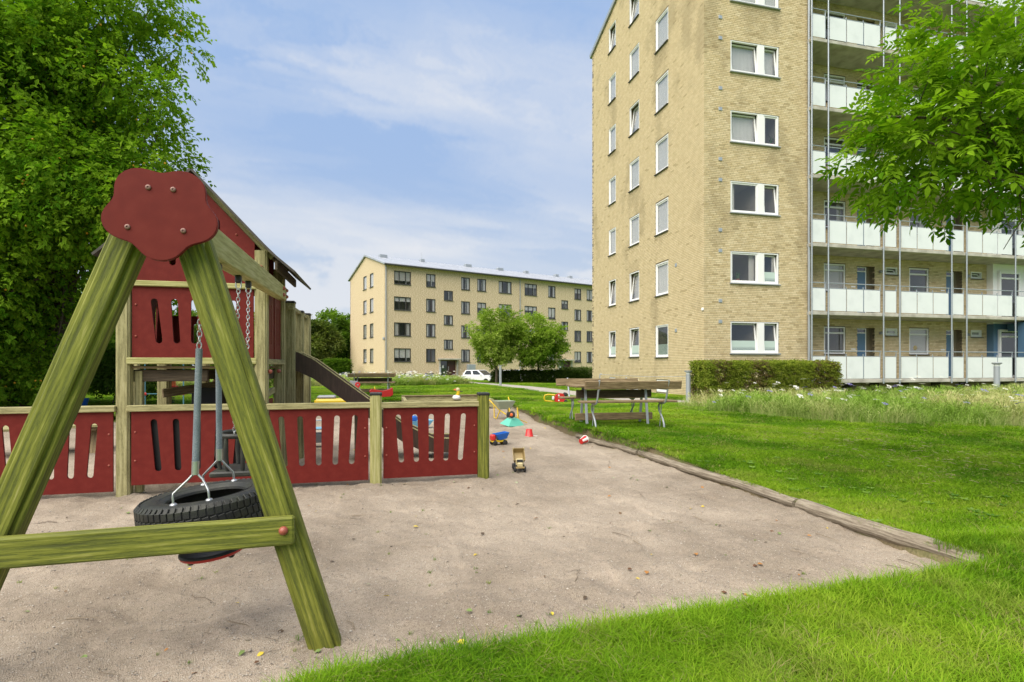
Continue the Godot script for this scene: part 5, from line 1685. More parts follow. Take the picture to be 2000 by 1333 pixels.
func far_block() -> void:
	var dir := Vector2(.9466, -.3225)
	var B := thing("brick_block", "long four storey yellow brick block with grey roof across the lawn", "building", Vector3(.33, -.12, -59.09), atan2(.3225, .9466))
	var L := 40.0
	var D := 13.0
	var eave := 12.35
	var ridge := 14.2
	# body: front at z=0, behind is -z; openings are let in
	var op := []
	var rows := [1.87, 4.67, 7.48, 10.28]
	var cols := [[1.05, 2.99, 3], [4.78, 5.93, 2], [9.16, 10.32, 2], [11.28, 12.51, 2], [14.25, 16.12, 3], [18.03, 19.92, 3], [21.69, 22.86, 2], [26.0, 27.17, 2], [28.11, 29.40, 2], [31.2, 33.0, 3], [35.0, 36.9, 3]]
	var stair := [[6.96, 8.12], [23.82, 24.95]]
	for c in cols:
		for y in rows: op.append([c[0], y, c[1], y + 1.46])
	for s in stair:
		for y in [3.30, 6.10, 8.90]: op.append([s[0], y, s[1], y + 1.12])
		op.append([s[0] - .44, -.05, s[1] + .36, 2.05])
	for x in [[2.2, 3.0], [4.68, 5.8]]: op.append([x[0], .10, x[1], .60])
	var fx := Transform3D.IDENTITY
	var ftop := func(_u: float) -> float: return eave
	part(B, "front_wall", far_sheet(fx, L, -.6, eave, ftop, op, .22), M.far_brick)
	var gx := Transform3D(Basis(Vector3.BACK, Vector3.UP, Vector3.LEFT), Vector3(0, 0, -D))
	var gtop := func(u: float) -> float: return eave + (ridge - eave) * (1.0 - abs(u - D / 2) / (D / 2))
	var gop := []
	for q in [[3.75, 5.05], [6.25, 7.55]]:
		for y in [1.80, 4.66, 7.52, 10.38]: gop.append([D - q[1], y, D - q[0], y + 1.58])
	part(B, "gable_wall", far_sheet(gx, D, -.6, eave, gtop, gop, .22), M.far_brick)
	part(B, "rear_wall", boxm(Vector3(L, eave + .6, .2)), M.far_brick, Vector3(L / 2, eave / 2 - .3, -D + .1))
	part(B, "end_wall", boxm(Vector3(.2, eave + .6, D)), M.far_brick, Vector3(L, eave / 2 - .3, -D / 2))
	part(B, "plinth", boxm(Vector3(L, .3, .05)), M.plinth, Vector3(L / 2, -.3, .02))
	var r := RandomNumberGenerator.new()
	r.seed = 8
	var fills := [M.room, M.room, M.grey_blind, M.blind, M.room]
	for c in cols:
		for y in rows:
			var w: float = c[1] - c[0] - .02
			var bars := [["v", 0.0, .06]] if c[2] == 2 else [["v", -w / 6 - .05, .06], ["v", w / 6 + .05, .09]]
			far_window(B, Vector3((c[0] + c[1]) / 2, y + .73, -.07), 0, w, 1.44, bars, r)
	for s in stair:
		for y in [3.30, 6.10, 8.90]: far_window(B, Vector3((s[0] + s[1]) / 2, y + .56, -.07), 0, s[1] - s[0] - .02, 1.10, [["v", 0.0, .06]], r)
		var x0: float = s[0] - .44
		var x1: float = s[1] + .36
		var d := part(B, "entrance_door", bev(Vector3((x1 - x0) * .52, 2.02, .06), .008), M.door_brown, Vector3(x1 - (x1 - x0) * .27, 1.01, -.10))
		part(d, "handle", bev(Vector3(.05, .5, .05), .01), M.zinc, Vector3(-.38, .1, .05))
		var sl := part(B, "side_light", frame_mesh((x1 - x0) * .46, 2.02, .06, .06), M.dark_frame, Vector3(x0 + (x1 - x0) * .235, 1.01, -.10))
		part(sl, "pane", boxm(Vector3((x1 - x0) * .42, 1.9, .01)), M.car_glass)
		part(sl, "notice", boxm(Vector3(.22, .30, .008)), M.white_paint, Vector3(-.1, .3, .012))
		part(B, "canopy", bev(Vector3(x1 - x0 + .7, .16, .7), .02), M.concrete, Vector3((x0 + x1) / 2, 2.18, .33))
		for x in [x0 - .12, x1 + .12]: part(B, "door_jamb", bev(Vector3(.16, 2.2, .22), .01), M.concrete, Vector3(x, 1.0, .10))
		part(B, "step", bev(Vector3(x1 - x0 + .5, .12, .9), .02), M.concrete, Vector3((x0 + x1) / 2, -.08, .42))
	for x in [[2.2, 3.0], [4.68, 5.8]]: far_window(B, Vector3((x[0] + x[1]) / 2, .35, -.07), 0, x[1] - x[0] - .02, .48, [["v", 0.0, .05]], r)
	var n := 0
	for q in [[3.75, 5.05], [6.25, 7.55]]:
		for y in [1.80, 4.66, 7.52, 10.38]:
			var o := far_window(B, Vector3(.07, y + .79, -(q[0] + q[1]) / 2), -PI / 2, q[1] - q[0] - .02, 1.56, [], r, M.blind if y > 10 else M.grey_blind)
	# roof with seams, gutter, flues, downpipes
	var rp := PackedVector2Array([Vector2(.45, eave - .12), Vector2(-D / 2, ridge + .05), Vector2(-D - .45, eave - .12), Vector2(-D - .45, eave + .04), Vector2(-D / 2, ridge + .23), Vector2(.45, eave + .04)])
	var rs := ST()
	add_prism(rs, rp, 0, L + .4, null, Transform3D(Basis(Vector3.BACK, Vector3.UP, Vector3.RIGHT), Vector3(-.2, 0, 0)))
	var roof := part(B, "roof", rs.commit(), M.roof_metal)
	for i in 66:
		var x := -.1 + i * .6
		bar(roof, "seam", M.roof_metal, Vector3(x, eave + .055, .44), Vector3(x, ridge + .245, -D / 2), .03, .035, Vector3.RIGHT, .003)
	part(B, "gutter", bev(Vector3(L + .4, .16, .16), .03), M.dark_frame, Vector3(L / 2, eave - .10, .50))
	for x in [.12, 17.3]: part(B, "downpipe", tubem([Vector3(x, -.3, .09), Vector3(x, eave - .15, .09)], .055, 8), M.zinc_paint)
	for q in [[1.7, .9], [6.6, .5], [12.9, .9], [17.7, .9], [21.9, .6], [27.1, .6], [29.6, .6]]:
		part(B, "roof_vent", bev(Vector3(q[1], .55, .6), .03), M.zinc_paint, Vector3(q[0], ridge - .02, -D / 2 + 1.0))
	part(B, "antenna", tubem([Vector3(6.5, ridge, -D / 2 + 1.2), Vector3(6.5, ridge + .95, -D / 2 + 1.2)], .02, 5), M.zinc)
	part(B, "outside_lamp", bev(Vector3(.12, .30, .34), .03), M.zinc_paint, Vector3(-.08, 4.35, -.12))

func far_sheet(xf: Transform3D, width: float, y0: float, eave: float, top: Callable, openings: Array, depth: float) -> Mesh:
	var xs := [0.0, width, width * .5]
	var ys := [y0, eave - .001]
	for o in openings:
		xs.append(o[0]); xs.append(o[2]); ys.append(o[1]); ys.append(o[3])
	xs.sort()
	ys.sort()
	var st := ST()
	for i in xs.size() - 1:
		if xs[i + 1] - xs[i] < .001: continue
		var cx: float = (xs[i] + xs[i + 1]) * .5
		for j in ys.size():
			var last := j == ys.size() - 1
			var ya: float = ys[j]
			var yb: float = eave if last else ys[j + 1]
			if not last and yb - ya < .0005: continue
			var hole := false
			for o in openings:
				if not last and cx > o[0] and cx < o[2] and (ya + yb) * .5 > o[1] and (ya + yb) * .5 < o[3]: hole = true
			if hole: continue
			var t0: float = top.call(xs[i]) if last else yb
			var t1: float = top.call(xs[i + 1]) if last else yb
			quad(st, xf * Vector3(xs[i], ya, 0), xf * Vector3(xs[i + 1], ya, 0), xf * Vector3(xs[i + 1], t1, 0), xf * Vector3(xs[i], t0, 0), xf.basis.z)
	for o in openings:
		var p := [Vector3(o[0], o[1], 0), Vector3(o[2], o[1], 0), Vector3(o[2], o[3], 0), Vector3(o[0], o[3], 0)]
		var c := Vector3((o[0] + o[2]) * .5, (o[1] + o[3]) * .5, 0)
		for k in 4:
			var a: Vector3 = p[k]
			var b: Vector3 = p[(k + 1) % 4]
			quad(st, xf * a, xf * b, xf * (b + Vector3(0, 0, -depth)), xf * (a + Vector3(0, 0, -depth)), xf.basis * (c - (a + b) * .5))
	return st.commit()

func far_window(p: Node3D, at: Vector3, turn: float, w: float, h: float, bars: Array, r: RandomNumberGenerator, fill: Material = null) -> MeshInstance3D:
	var o := part(p, "window", frame_mesh(w, h, .07, .09, bars), M.dark_frame, at, Vector3(0, turn, 0))
	part(o, "pane", boxm(Vector3(w - .1, h - .1, .01)), M.glass, Vector3(0, 0, -.01))
	part(o, "room", room_mesh(w, h, 2.0), M.room, Vector3(0, 0, -.05))
	if fill: part(o, "curtain", boxm(Vector3(w - .15, h - .15, .015)), fill, Vector3(0, 0, -.06))
	elif r.randf() < .8 and h > .7:
		var top := r.randf_range(.3, 1.0)
		if r.randf() < .5:
			part(o, "curtain", boxm(Vector3(w - .15, (h - .15) * top, .015)), [M.blind, M.grey_blind][r.randi() % 2], Vector3(0, (h - .15) * (1 - top) / 2, -.06))
		else:
			for s in [-1, 1]: part(o, "curtain", boxm(Vector3(w * .2, h - .15, .02)), [M.blind, M.grey_blind][r.randi() % 2], Vector3(s * w * .33, 0, -.07))
	if bars.size() > 0 and h > .7: part(o, "mullion", bev(Vector3(.03, h - .16, .05), .004), M.white_paint if r.randf() < .5 else M.brown_frame, Vector3(bars[-1][1] + .06, 0, 0))
	part(o, "sill", bev(Vector3(w + .06, .05, .18), .01), M.sill, Vector3(0, -h / 2 - .03, .07))
	return o

# ---------------------------------------------------------------- furniture, cars
func picnic_set(n: String, label: String, at: Vector3, turn: float) -> void:
	var t := thing(n, label, "picnic table", at, turn)
	# table: three boards on two inverted V legs, stretchers
	for i in 4: bar(t, "table_board", M.plank, Vector3(-.88, .755, -.255 + i * .17), Vector3(.88, .755, -.255 + i * .17), .04, .16, Vector3.UP, .008)
	bar(t, "stretcher", M.dark_plank, Vector3(-.78, .60, .0), Vector3(.78, .60, .0), .15, .035, Vector3.UP, .008)
	bar(t, "foot_board", M.plank, Vector3(-.80, .155, .0), Vector3(.80, .155, .0), .14, .04, Vector3.UP, .008)
	for x in [-.62, .62]:
		for s in [-1, 1]:
			bar(t, "table_leg", M.zinc_paint, Vector3(x, .74, s * .07), Vector3(x, -.06, s * .20), .05, .022, Vector3.RIGHT, .004)
		bar(t, "table_bracket", M.zinc_paint, Vector3(x, .728, -.30), Vector3(x, .728, .30), .05, .016)
	# a bench with a back on each side
	for s in [-1.0, 1.0]:
		for i in 2: bar(t, "seat_board", M.plank, Vector3(-.92, .49, s * (.60 + i * .15)), Vector3(.92, .49, s * (.60 + i * .15)), .036, .14, Vector3.UP, .008)
		bar(t, "back_board", M.plank, Vector3(-.92, .80, s * .955), Vector3(.92, .80, s * .955), .15, .035, Vector3(0, 1, s * .25), .008)
		for x in [-.66, .66]:
			part(t, "bench_arm", tubem([Vector3(x, .465, s * .55), Vector3(x, .462, s * .80), Vector3(x, .485, s * .85), Vector3(x, .56, s * .885), Vector3(x, .89, s * .985)], .017, 7), M.zinc_paint)
			part(t, "bench_leg", tubem([Vector3(x, .455, s * .76), Vector3(x, .445, s * .62), Vector3(x, .40, s * .575), Vector3(x, .32, s * .585), Vector3(x, .16, s * .74), Vector3(x, .06, s * .79), Vector3(x, -.06, s * .795)], .018, 7), M.zinc_paint)
			part(t, "bench_strut", tubem([Vector3(x, .455, s * .70), Vector3(x, -.06, s * .60)], .009, 6), M.zinc_paint)

func bollard(label: String, at: Vector3, h: float) -> void:
	var t := thing("bollard_light", label, "bollard", at, 0.0, "bollard lights along the paths")
	part(t, "post", tubem([Vector3(0, -.1, 0), Vector3(0, h - .12, 0)], .075, 14), M.zinc_paint)
	part(t, "lens", lathem([Vector2(.06, h - .12), Vector2(.07, h - .10), Vector2(.07, h - .05), Vector2(.06, h - .04)], 16), M.frost)
	part(t, "head", lathem([Vector2(0, h), Vector2(.12, h - .005), Vector2(.125, h - .03), Vector2(.09, h - .06), Vector2(.0, h - .065)].duplicate(), 18), M.zinc_paint)

func car(label: String, at: Vector3, turn: float) -> void:
	var t := thing("parked_car", label, "car", at, turn, "white cars parked before the far block")
	# x forward. body side outline with wheel arches, then a tapering cabin
	var side := PackedVector2Array()
	for v in [[-1.92, .45], [-1.95, .62], [-1.90, .88], [-1.55, .97], [.75, .95], [1.45, .86], [1.85, .72], [1.93, .52], [1.90, .28], [1.62, .24]]: side.append(Vector2(v[0], v[1]))
	for i in 9: side.append(Vector2(1.22, .30) + Vector2(cos(PI * i / 8), sin(PI * i / 8)) * .36)
	side.append(Vector2(.8, .22)); side.append(Vector2(-.85, .22))
	for i in 9: side.append(Vector2(-1.22, .30) + Vector2(cos(PI * i / 8), sin(PI * i / 8)) * .36)
	side.append(Vector2(-1.62, .26))
	var st := ST()
	add_prism(st, side, -.80, .80)
	part(t, "body", st.commit(), M.car_white)
	var lo := [Vector3(-1.72, .95, .78), Vector3(.98, .93, .78)]
	var hi := [Vector3(-1.45, 1.45, .60), Vector3(.05, 1.48, .60)]
	var cs := ST()
	var p := []
	for s in [1, -1]: p.append([lo[0] * Vector3(1, 1, s), lo[1] * Vector3(1, 1, s), hi[1] * Vector3(1, 1, s), hi[0] * Vector3(1, 1, s)])
	quad(cs, p[0][0], p[0][1], p[0][2], p[0][3], Vector3.BACK); quad(cs, p[1][0], p[1][1], p[1][2], p[1][3], Vector3.FORWARD)
	quad(cs, p[0][3], p[0][2], p[1][2], p[1][3], Vector3.UP); quad(cs, p[0][1], p[0][2], p[1][2], p[1][1], Vector3.RIGHT); quad(cs, p[0][0], p[0][3], p[1][3], p[1][0], Vector3.LEFT)
	part(t, "cabin", cs.commit(), M.car_white)
	for k in 2:
		var s := 1.0 if k == 0 else -1.0
		for q in [[.06, .44], [.52, .93]]:
			var g := ST()
			var n := Vector3(0, .12, s * .012)
			var c: Array = p[k]
			var f := func(u: float, v: float) -> Vector3: return (c[0] as Vector3).lerp(c[1], u).lerp((c[3] as Vector3).lerp(c[2], u), v) + Vector3(0, .003, s * .008)
			quad(g, f.call(q[0], .12), f.call(q[1], .12), f.call(q[1] * .97, .88), f.call(q[0] + .02, .88), n)
			part(t, "side_window", g.commit(), M.car_glass)
		part(t, "headlight", bev(Vector3(.22, .14, .30), .05), M.frost, Vector3(1.78, .72, s * .58), Vector3(0, -s * .25, -.3))
		part(t, "mirror", bev(Vector3(.12, .12, .18), .04), M.car_white, Vector3(.62, 1.02, s * .88))
		for x in [-1.22, 1.22]:
			var w := part(t, "wheel", lathem([Vector2(.19, -.09), Vector2(.29, -.09), Vector2(.305, -.06), Vector2(.305, .06), Vector2(.29, .09), Vector2(.19, .09)], 20), M.tyre, Vector3(x, .30, s * .70), Vector3(PI / 2, 0, 0))
			part(w, "rim", lathem([Vector2(0, -.07), Vector2(.19, -.075), Vector2(.20, 0), Vector2(.19, .075), Vector2(0, .07)], 16), M.zinc)
	for e in [[1, 2, Vector3(.01, .006, 0), "windscreen"], [0, 3, Vector3(-.01, .006, 0), "rear_window"]]:
		var g := ST()
		var a: Vector3 = p[0][e[0]]
		var b: Vector3 = p[1][e[0]]
		var c: Vector3 = p[1][e[1]]
		var d: Vector3 = p[0][e[1]]
		quad(g, a.lerp(b, .06).lerp(d.lerp(c, .06), .1) + e[2], a.lerp(b, .94).lerp(d.lerp(c, .94), .1) + e[2], a.lerp(b, .94).lerp(d.lerp(c, .94), .92) + e[2], a.lerp(b, .06).lerp(d.lerp(c, .06), .92) + e[2], e[2])
		part(t, e[3], g.commit(), M.car_glass)
	part(t, "number_plate", boxm(Vector3(.01, .10, .42)), M.white_paint, Vector3(1.94, .45, 0))
	part(t, "grille", bev(Vector3(.03, .12, .8), .01), M.black, Vector3(1.92, .34, 0))

func on_lawn(x: float, z: float) -> Vector3:
	return Vector3(x, lawn_y(x, z), z)

func furniture() -> void:
	picnic_set("picnic_table", "weathered picnic table with two backed benches and curved steel legs", Vector3(4.27, .20, -9.40), deg_to_rad(-3.0))
	get_node("picnic_table").scale = Vector3(.96, .96, .96)
	picnic_set("far_picnic_table", "picnic table with backed benches before the tall wild grass", on_lawn(-.35, -23.3), deg_to_rad(-3.0))
	bollard("grey bollard light by the path in front of the young trees", on_lawn(7.05, -32.0), 1.25)
	bollard("grey bollard light beside the clipped hedge", on_lawn(9.62, -15.5), 1.02)
	bollard("grey bollard light standing in the wild flowers", on_lawn(17.9, -12.2), 1.15)
	bollard("slim grey bollard light beside the far entrance door", on_lawn(5.9, -55.5), 1.3)
	# wire barrier by the tall block
	var w := thing("wire_barrier", "thin steel post with a wire strung to the hedge", "barrier", on_lawn(8.0, -18.9))
	part(w, "post", tubem([Vector3(0, -.1, 0), Vector3(0, .84, 0), Vector3(.03, .88, .01), Vector3(.07, .87, .02)], .02, 6), M.zinc_paint)
	part(w, "post", tubem([Vector3(2.5, -.1, 3.0), Vector3(2.5, .86, 3.0)], .02, 6), M.zinc_paint)
	part(w, "wire", tubem([Vector3(.03, .86, 0), Vector3(1.2, .80, 1.5), Vector3(2.5, .84, 3.0)], .006, 5), M.zinc_paint)
	# meter cupboard beside the entrance
	var u := thing("meter_cupboard", "grey steel cupboard on legs right of the far entrance", "cupboard", on_lawn(10.1, -61.6), .33)
	part(u, "cabinet", bev(Vector3(1.0, .95, .4), .03), M.zinc_paint, Vector3(0, 1.1, 0))
	for x in [-.4, .4]: bar(u, "leg", M.zinc_paint, Vector3(x, 0, 0), Vector3(x, .65, 0), .06, .06)
	var bn := thing("waste_bin", "small black bin under the grey steel cupboard", "bin", on_lawn(9.6, -61.1), .3)
	part(bn, "bin_body", lathem([Vector2(0, 0), Vector2(.24, 0), Vector2(.3, .75), Vector2(.31, .78)], 14), M.black)
	part(bn, "lid", lathem([Vector2(.32, .78), Vector2(.32, .84), Vector2(0, .88)], 14), M.black)
	var cars := ["white small car left of the pale trunked young tree", "white car between the two young trees, mostly behind leaves", "white car right of the second young tree", "white car behind the whitish flowering hedge"]
	var spots := [Vector3(9.6, 0, -52.6), Vector3(13.0, 0, -52.0), Vector3(17.2, 0, -53.5), Vector3(21.3, 0, -54.6)]
	for i in 4: car(cars[i], Vector3(spots[i].x, -.58, spots[i].z), deg_to_rad(-48 if i < 1 else -62))

# ---------------------------------------------------------------- toys
func wheelm(r: float, w: float) -> Mesh:
	return lathem([Vector2(0, -w / 2), Vector2(r * .8, -w / 2), Vector2(r, -w * .3), Vector2(r, w * .3), Vector2(r * .8, w / 2), Vector2(0, w / 2)], 16)

func tub_mesh(w0: float, d0: float, w1: float, d1: float, h: float, t := .012) -> Mesh:     # open tapering tub with walls of thickness t
	var st := ST()
	var b := [Vector3(-w0, 0, -d0), Vector3(w0, 0, -d0), Vector3(w0, 0, d0), Vector3(-w0, 0, d0)]
	var u := [Vector3(-w1, h, -d1), Vector3(w1, h, -d1), Vector3(w1, h, d1), Vector3(-w1, h, d1)]
	for k in 4:
		var j := (k + 1) % 4
		var out: Vector3 = b[k] + b[j]
		var i := Vector3(t, 0, t)
		var ib: Vector3 = b[k] - Vector3(sign(b[k].x) * t, -t, sign(b[k].z) * t)
		var jb: Vector3 = b[j] - Vector3(sign(b[j].x) * t, -t, sign(b[j].z) * t)
		var iu: Vector3 = u[k] - Vector3(sign(u[k].x) * t, 0, sign(u[k].z) * t)
		var ju: Vector3 = u[j] - Vector3(sign(u[j].x) * t, 0, sign(u[j].z) * t)
		quad(st, b[k], b[j], u[j], u[k], out)
		quad(st, ib, jb, ju, iu, -out)
		quad(st, u[k], u[j], ju, iu, Vector3.UP)
	quad(st, b[0], b[1], b[2], b[3], Vector3.DOWN)
	var q := Vector3(t, t, t)
	quad(st, b[0] + Vector3(t, t, t), b[1] + Vector3(-t, t, t), b[2] + Vector3(-t, t, -t), b[3] + Vector3(t, t, -t), Vector3.UP)
	return st.commit()

func toys() -> void:
	# beige toy lorry facing the camera, its bed tipped up
	var t := thing("toy_lorry", "beige toy tipper lorry with its bed raised on the sand", "toy truck", Vector3(1.66, sand_y(1.66, -6.45), -6.45), deg_to_rad(-8))
	part(t, "chassis", bev(Vector3(.095, .03, .24), .006), M.black, Vector3(0, .055, -.06))
	part(t, "cab", bev(Vector3(.095, .085, .085), .014), M.beige_plastic, Vector3(0, .115, .03))
	part(t, "hood", bev(Vector3(.07, .055, .05), .012), M.beige_plastic, Vector3(0, .09, .09))
	part(t, "windscreen", bev(Vector3(.075, .035, .004), .001), M.car_glass, Vector3(0, .135, .0745))
	part(t, "bumper", bev(Vector3(.11, .022, .02), .005), M.tan_plastic, Vector3(0, .06, .115))
	part(t, "bed", tub_mesh(.06, .08, .075, .095, .07, .006), M.tan_plastic, Vector3(0, .15, -.09), Vector3(.75, 0, 0))
	for s in [-1, 1]:
		part(t, "bed_rib", bev(Vector3(.012, .03, .012), .003), M.beige_plastic, Vector3(s * .068, .268, -.075))
		for z in [.075, -.09, -.15]: part(t, "wheel", wheelm(.034, .032), M.tyre, Vector3(s * .058, .034, z), Vector3(0, 0, PI / 2))
	# blue tipper with red cab
	t = thing("toy_tipper", "toy tipper with blue bed, red cab and yellow chassis behind the fence post", "toy truck", Vector3(1.90, sand_y(1.9, -8.75), -8.75), deg_to_rad(-78))
	t.scale = Vector3(.78, .78, .78)
	part(t, "chassis", bev(Vector3(.15, .04, .34), .01), M.yellow_plastic, Vector3(0, .08, 0))
	part(t, "cab", bev(Vector3(.15, .13, .10), .025), M.red_plastic, Vector3(0, .16, .14))
	part(t, "bed", tub_mesh(.08, .09, .12, .155, .13, .008), M.blue_plastic, Vector3(0, .12, -.06), Vector3(.12, 0, 0))
	for s in [-1, 1]:
		for z in [.12, -.11]: part(t, "wheel", wheelm(.052, .045), M.tyre, Vector3(s * .085, .052, z), Vector3(0, 0, PI / 2))
	# red bucket upside down
	t = thing("sand_bucket", "upturned red sand bucket on the sand", "bucket", Vector3(2.66, sand_y(2.66, -9.6), -9.6))
	part(t, "bucket_wall", lathem([Vector2(0, .135), Vector2(.050, .135), Vector2(.056, .128), Vector2(.072, .015), Vector2(.080, .012), Vector2(.080, 0)], 24), M.red_plastic)
	part(t, "handle", tubem([Vector3(.075, .012, 0), Vector3(.13, .008, .05), Vector3(.16, .008, .0)], .005, 6), M.white_plastic)
	# red and white cup on its side
	t = thing("striped_cup", "red and white plastic cup lying on the sand near the lawn", "cup", Vector3(3.22, sand_y(3.2, -8.4) + .062, -8.4))
	var cup := Node3D.new()
	var axis := Basis(Vector3.UP, .5) * Basis(Vector3.FORWARD, 1.35)
	cup.free()
	for k in 8:
		var st := ST()
		for i in 3:
			var a := TAU * (k * 3 + i) / 24.0
			var b := TAU * (k * 3 + i + 1) / 24.0
			quad(st, Vector3(cos(a) * .045, 0, sin(a) * .045), Vector3(cos(b) * .045, 0, sin(b) * .045), Vector3(cos(b) * .066, .12, sin(b) * .066), Vector3(cos(a) * .066, .12, sin(a) * .066), Vector3(cos(a), 0, sin(a)))
		var o := part(t, "stripe", st.commit(), M.red_plastic if k % 2 else M.white_plastic)
		o.basis = axis
	var base := part(t, "cup_base", lathem([Vector2(0, -.001), Vector2(.045, -.001), Vector2(.045, .004)], 24), M.red_plastic)
	base.basis = axis
	var rim := part(t, "rim", lathem([Vector2(.065, .116), Vector2(.070, .118), Vector2(.070, .124), Vector2(.064, .124)], 24), M.white_plastic)
	rim.basis = axis
	# wheelbarrow: sage tub, yellow tube frame
	t = thing("toy_wheelbarrow", "toy wheelbarrow with pale green tub and yellow tube frame", "wheelbarrow", Vector3(2.92, 0, -12.9), deg_to_rad(8))
	part(t, "tub", tub_mesh(.14, .13, .235, .22, .20, .01), M.sage_plastic, Vector3(0, .24, 0))
	for s in [-1, 1]:
		part(t, "frame_tube", tubem([Vector3(s * .29, .50, -.42), Vector3(s * .25, .42, -.25), Vector3(s * .13, .23, .0), Vector3(s * .05, .13, .30)], .014, 7), M.yellow_plastic)
		part(t, "leg", tubem([Vector3(s * .19, .34, -.16), Vector3(s * .20, .02, -.12), Vector3(s * .17, .01, -.02), Vector3(s * .10, .22, .04)], .014, 7), M.yellow_plastic)
	part(t, "wheel", wheelm(.10, .05), M.tyre, Vector3(.02, .10, .30), Vector3(0, 0, PI / 2))
	# the second barrow lies upturned: teal tub, wheel in the air
	t = thing("upturned_barrow", "upturned toy wheelbarrow with teal tub and orange wheel on the sand", "wheelbarrow", Vector3(2.80, 0, -11.4), deg_to_rad(20))
	var tub := part(t, "tub", tub_mesh(.13, .10, .30, .24, .20, .01), M.teal_plastic, Vector3(0, .21, 0), Vector3(PI + .10, 0, .06))
	for s in [-1, 1]:
		part(t, "frame_tube", tubem([Vector3(s * .04 - .12, .30, .08), Vector3(s * .12 - .02, .23, -.02), Vector3(s * .20 + .2, .12, -.22), Vector3(s * .12 + .52, .02, -.20)], .013, 7), M.orange_plastic if s < 0 else M.yellow_plastic)
		part(t, "leg", tubem([Vector3(.10 + s * .12, .20, -.10), Vector3(.12 + s * .14, .50, -.18), Vector3(.16 + s * .16, .50, -.24), Vector3(.20 + s * .16, .16, -.24)], .013, 7), M.yellow_plastic)
	var w := part(t, "wheel", wheelm(.105, .05), M.tyre, Vector3(-.12, .33, .10), Vector3(0, .5, PI / 2))
	part(w, "hub", wheelm(.055, .056), M.orange_plastic)
	t.scale = Vector3(.74, .74, .74)
	# tipped ride-on car
	t = thing("ride_on_toy", "tipped over red ride-on toy with yellow handle on the lawn", "ride-on toy", on_lawn(5.55, -16.6), deg_to_rad(-12))
	var body := PackedVector2Array()
	for v in [[-.12, .0], [.28, .0], [.34, .10], [.33, .28], [.26, .40], [.10, .42], [-.06, .36], [-.14, .22]]: body.append(Vector2(v[0], v[1]))
	part(t, "body", prismm(body, -.14, .14), M.red_plastic)
	part(t, "handle", tubem([Vector3(-.10, .34, .0), Vector3(-.42, .36, .0), Vector3(-.56, .33, 0), Vector3(-.60, .20, 0), Vector3(-.56, .08, 0), Vector3(-.40, .06, 0), Vector3(-.12, .04, 0)], .032, 8), M.yellow_plastic)
	part(t, "seat", bev(Vector3(.10, .16, .2), .03), M.white_plastic, Vector3(-.19, .20, .02))
	for q in [[.30, .34, .16], [.30, .02, .16], [.30, .34, -.16]]: part(t, "wheel", wheelm(.085, .06), M.tyre, Vector3(q[0] + .06, q[1] + .03, q[2]), Vector3(PI / 2, 0, 0))
	for q in [[.05, .33], [.05, .10]]: part(t, "sticker", lathem([Vector2(0, .004), Vector2(.034, .004), Vector2(.036, 0)], 14), M.white_plastic, Vector3(q[0], q[1], .141), Vector3(PI / 2, 0, 0))
	t.scale = Vector3(.72, .72, .72)
	# sandbox frame beyond the fence with a toy bird on its edge
	t = thing("sandbox", "low timber sandbox frame behind the red fence", "sandbox", Vector3(2.0, .04, -17.2), deg_to_rad(0))
	for z in [-1.0, 1.0]: bar(t, "side_board", M.timber, Vector3(-1.35, .12, z), Vector3(1.35, .12, z), .24, .10, Vector3.UP)
	for x in [-1.3, 1.3]: bar(t, "side_board", M.timber, Vector3(x, .12, -.95), Vector3(x, .12, .95), .24, .10, Vector3.UP)
	for i in 1: bar(t, "edge_board", M.plank, Vector3(-1.35, .26, -1.0), Vector3(1.35, .26, -1.0), .03, .2, Vector3.UP)
	t = thing("toy_duck", "white and yellow toy duck with a black handle on the sandbox edge", "toy", Vector3(2.2, .28, -16.15), deg_to_rad(180))
	part(t, "body", lathem([Vector2(0, 0), Vector2(.10, .01), Vector2(.13, .06), Vector2(.10, .12), Vector2(0, .15)], 16), M.white_plastic)
	part(t, "neck", tubem([Vector3(-.02, .10, 0), Vector3(-.06, .20, 0), Vector3(-.05, .27, 0)], [.06, .05, .055], 10), M.yellow_plastic)
	part(t, "head", ballm(.065), M.beige_plastic, Vector3(-.04, .30, 0))
	part(t, "beak", lathem([Vector2(.03, 0), Vector2(.02, .05), Vector2(0, .08)], 10), M.orange_plastic, Vector3(.02, .30, 0), Vector3(0, 0, -PI / 2))
	part(t, "handle", bev(Vector3(.12, .02, .03), .006), M.black, Vector3(-.13, .24, 0))
	# stationary toy digger
	t = thing("play_digger", "yellow sit-on sand digger with grey shield and red lever", "play digger", on_lawn(-.9, -17.6) - Vector3(0, .1, 0), deg_to_rad(0))
	part(t, "base", bev(Vector3(1.5, .22, .5), .06), M.yellow_plastic, Vector3(-.35, .16, 0))
	part(t, "seat", bev(Vector3(.55, .10, .34), .04), M.grey_plastic, Vector3(-.75, .32, 0))
	part(t, "shield", prismm(PackedVector2Array([Vector2(-.03, .2), Vector2(.42, .2), Vector2(.26, .52), Vector2(.16, .80), Vector2(-.06, .82)]), -.18, .18), M.grey_plastic)
	part(t, "lever", tubem([Vector3(.22, .1, .3), Vector3(.19, .68, .3)], .025, 8), M.red_plastic)
	part(t, "lever_knob", lathem([Vector2(.03, -.02), Vector2(.075, -.025), Vector2(.085, 0), Vector2(.075, .025), Vector2(.03, .02)], 16), M.red_plastic, Vector3(.185, .70, .3), Vector3(PI / 2, 0, 0))
	t = thing("play_rocker", "red plastic rocker in front of the far picnic table", "rocker", on_lawn(.0, -20.8), deg_to_rad(5))
	var rk := PackedVector2Array()
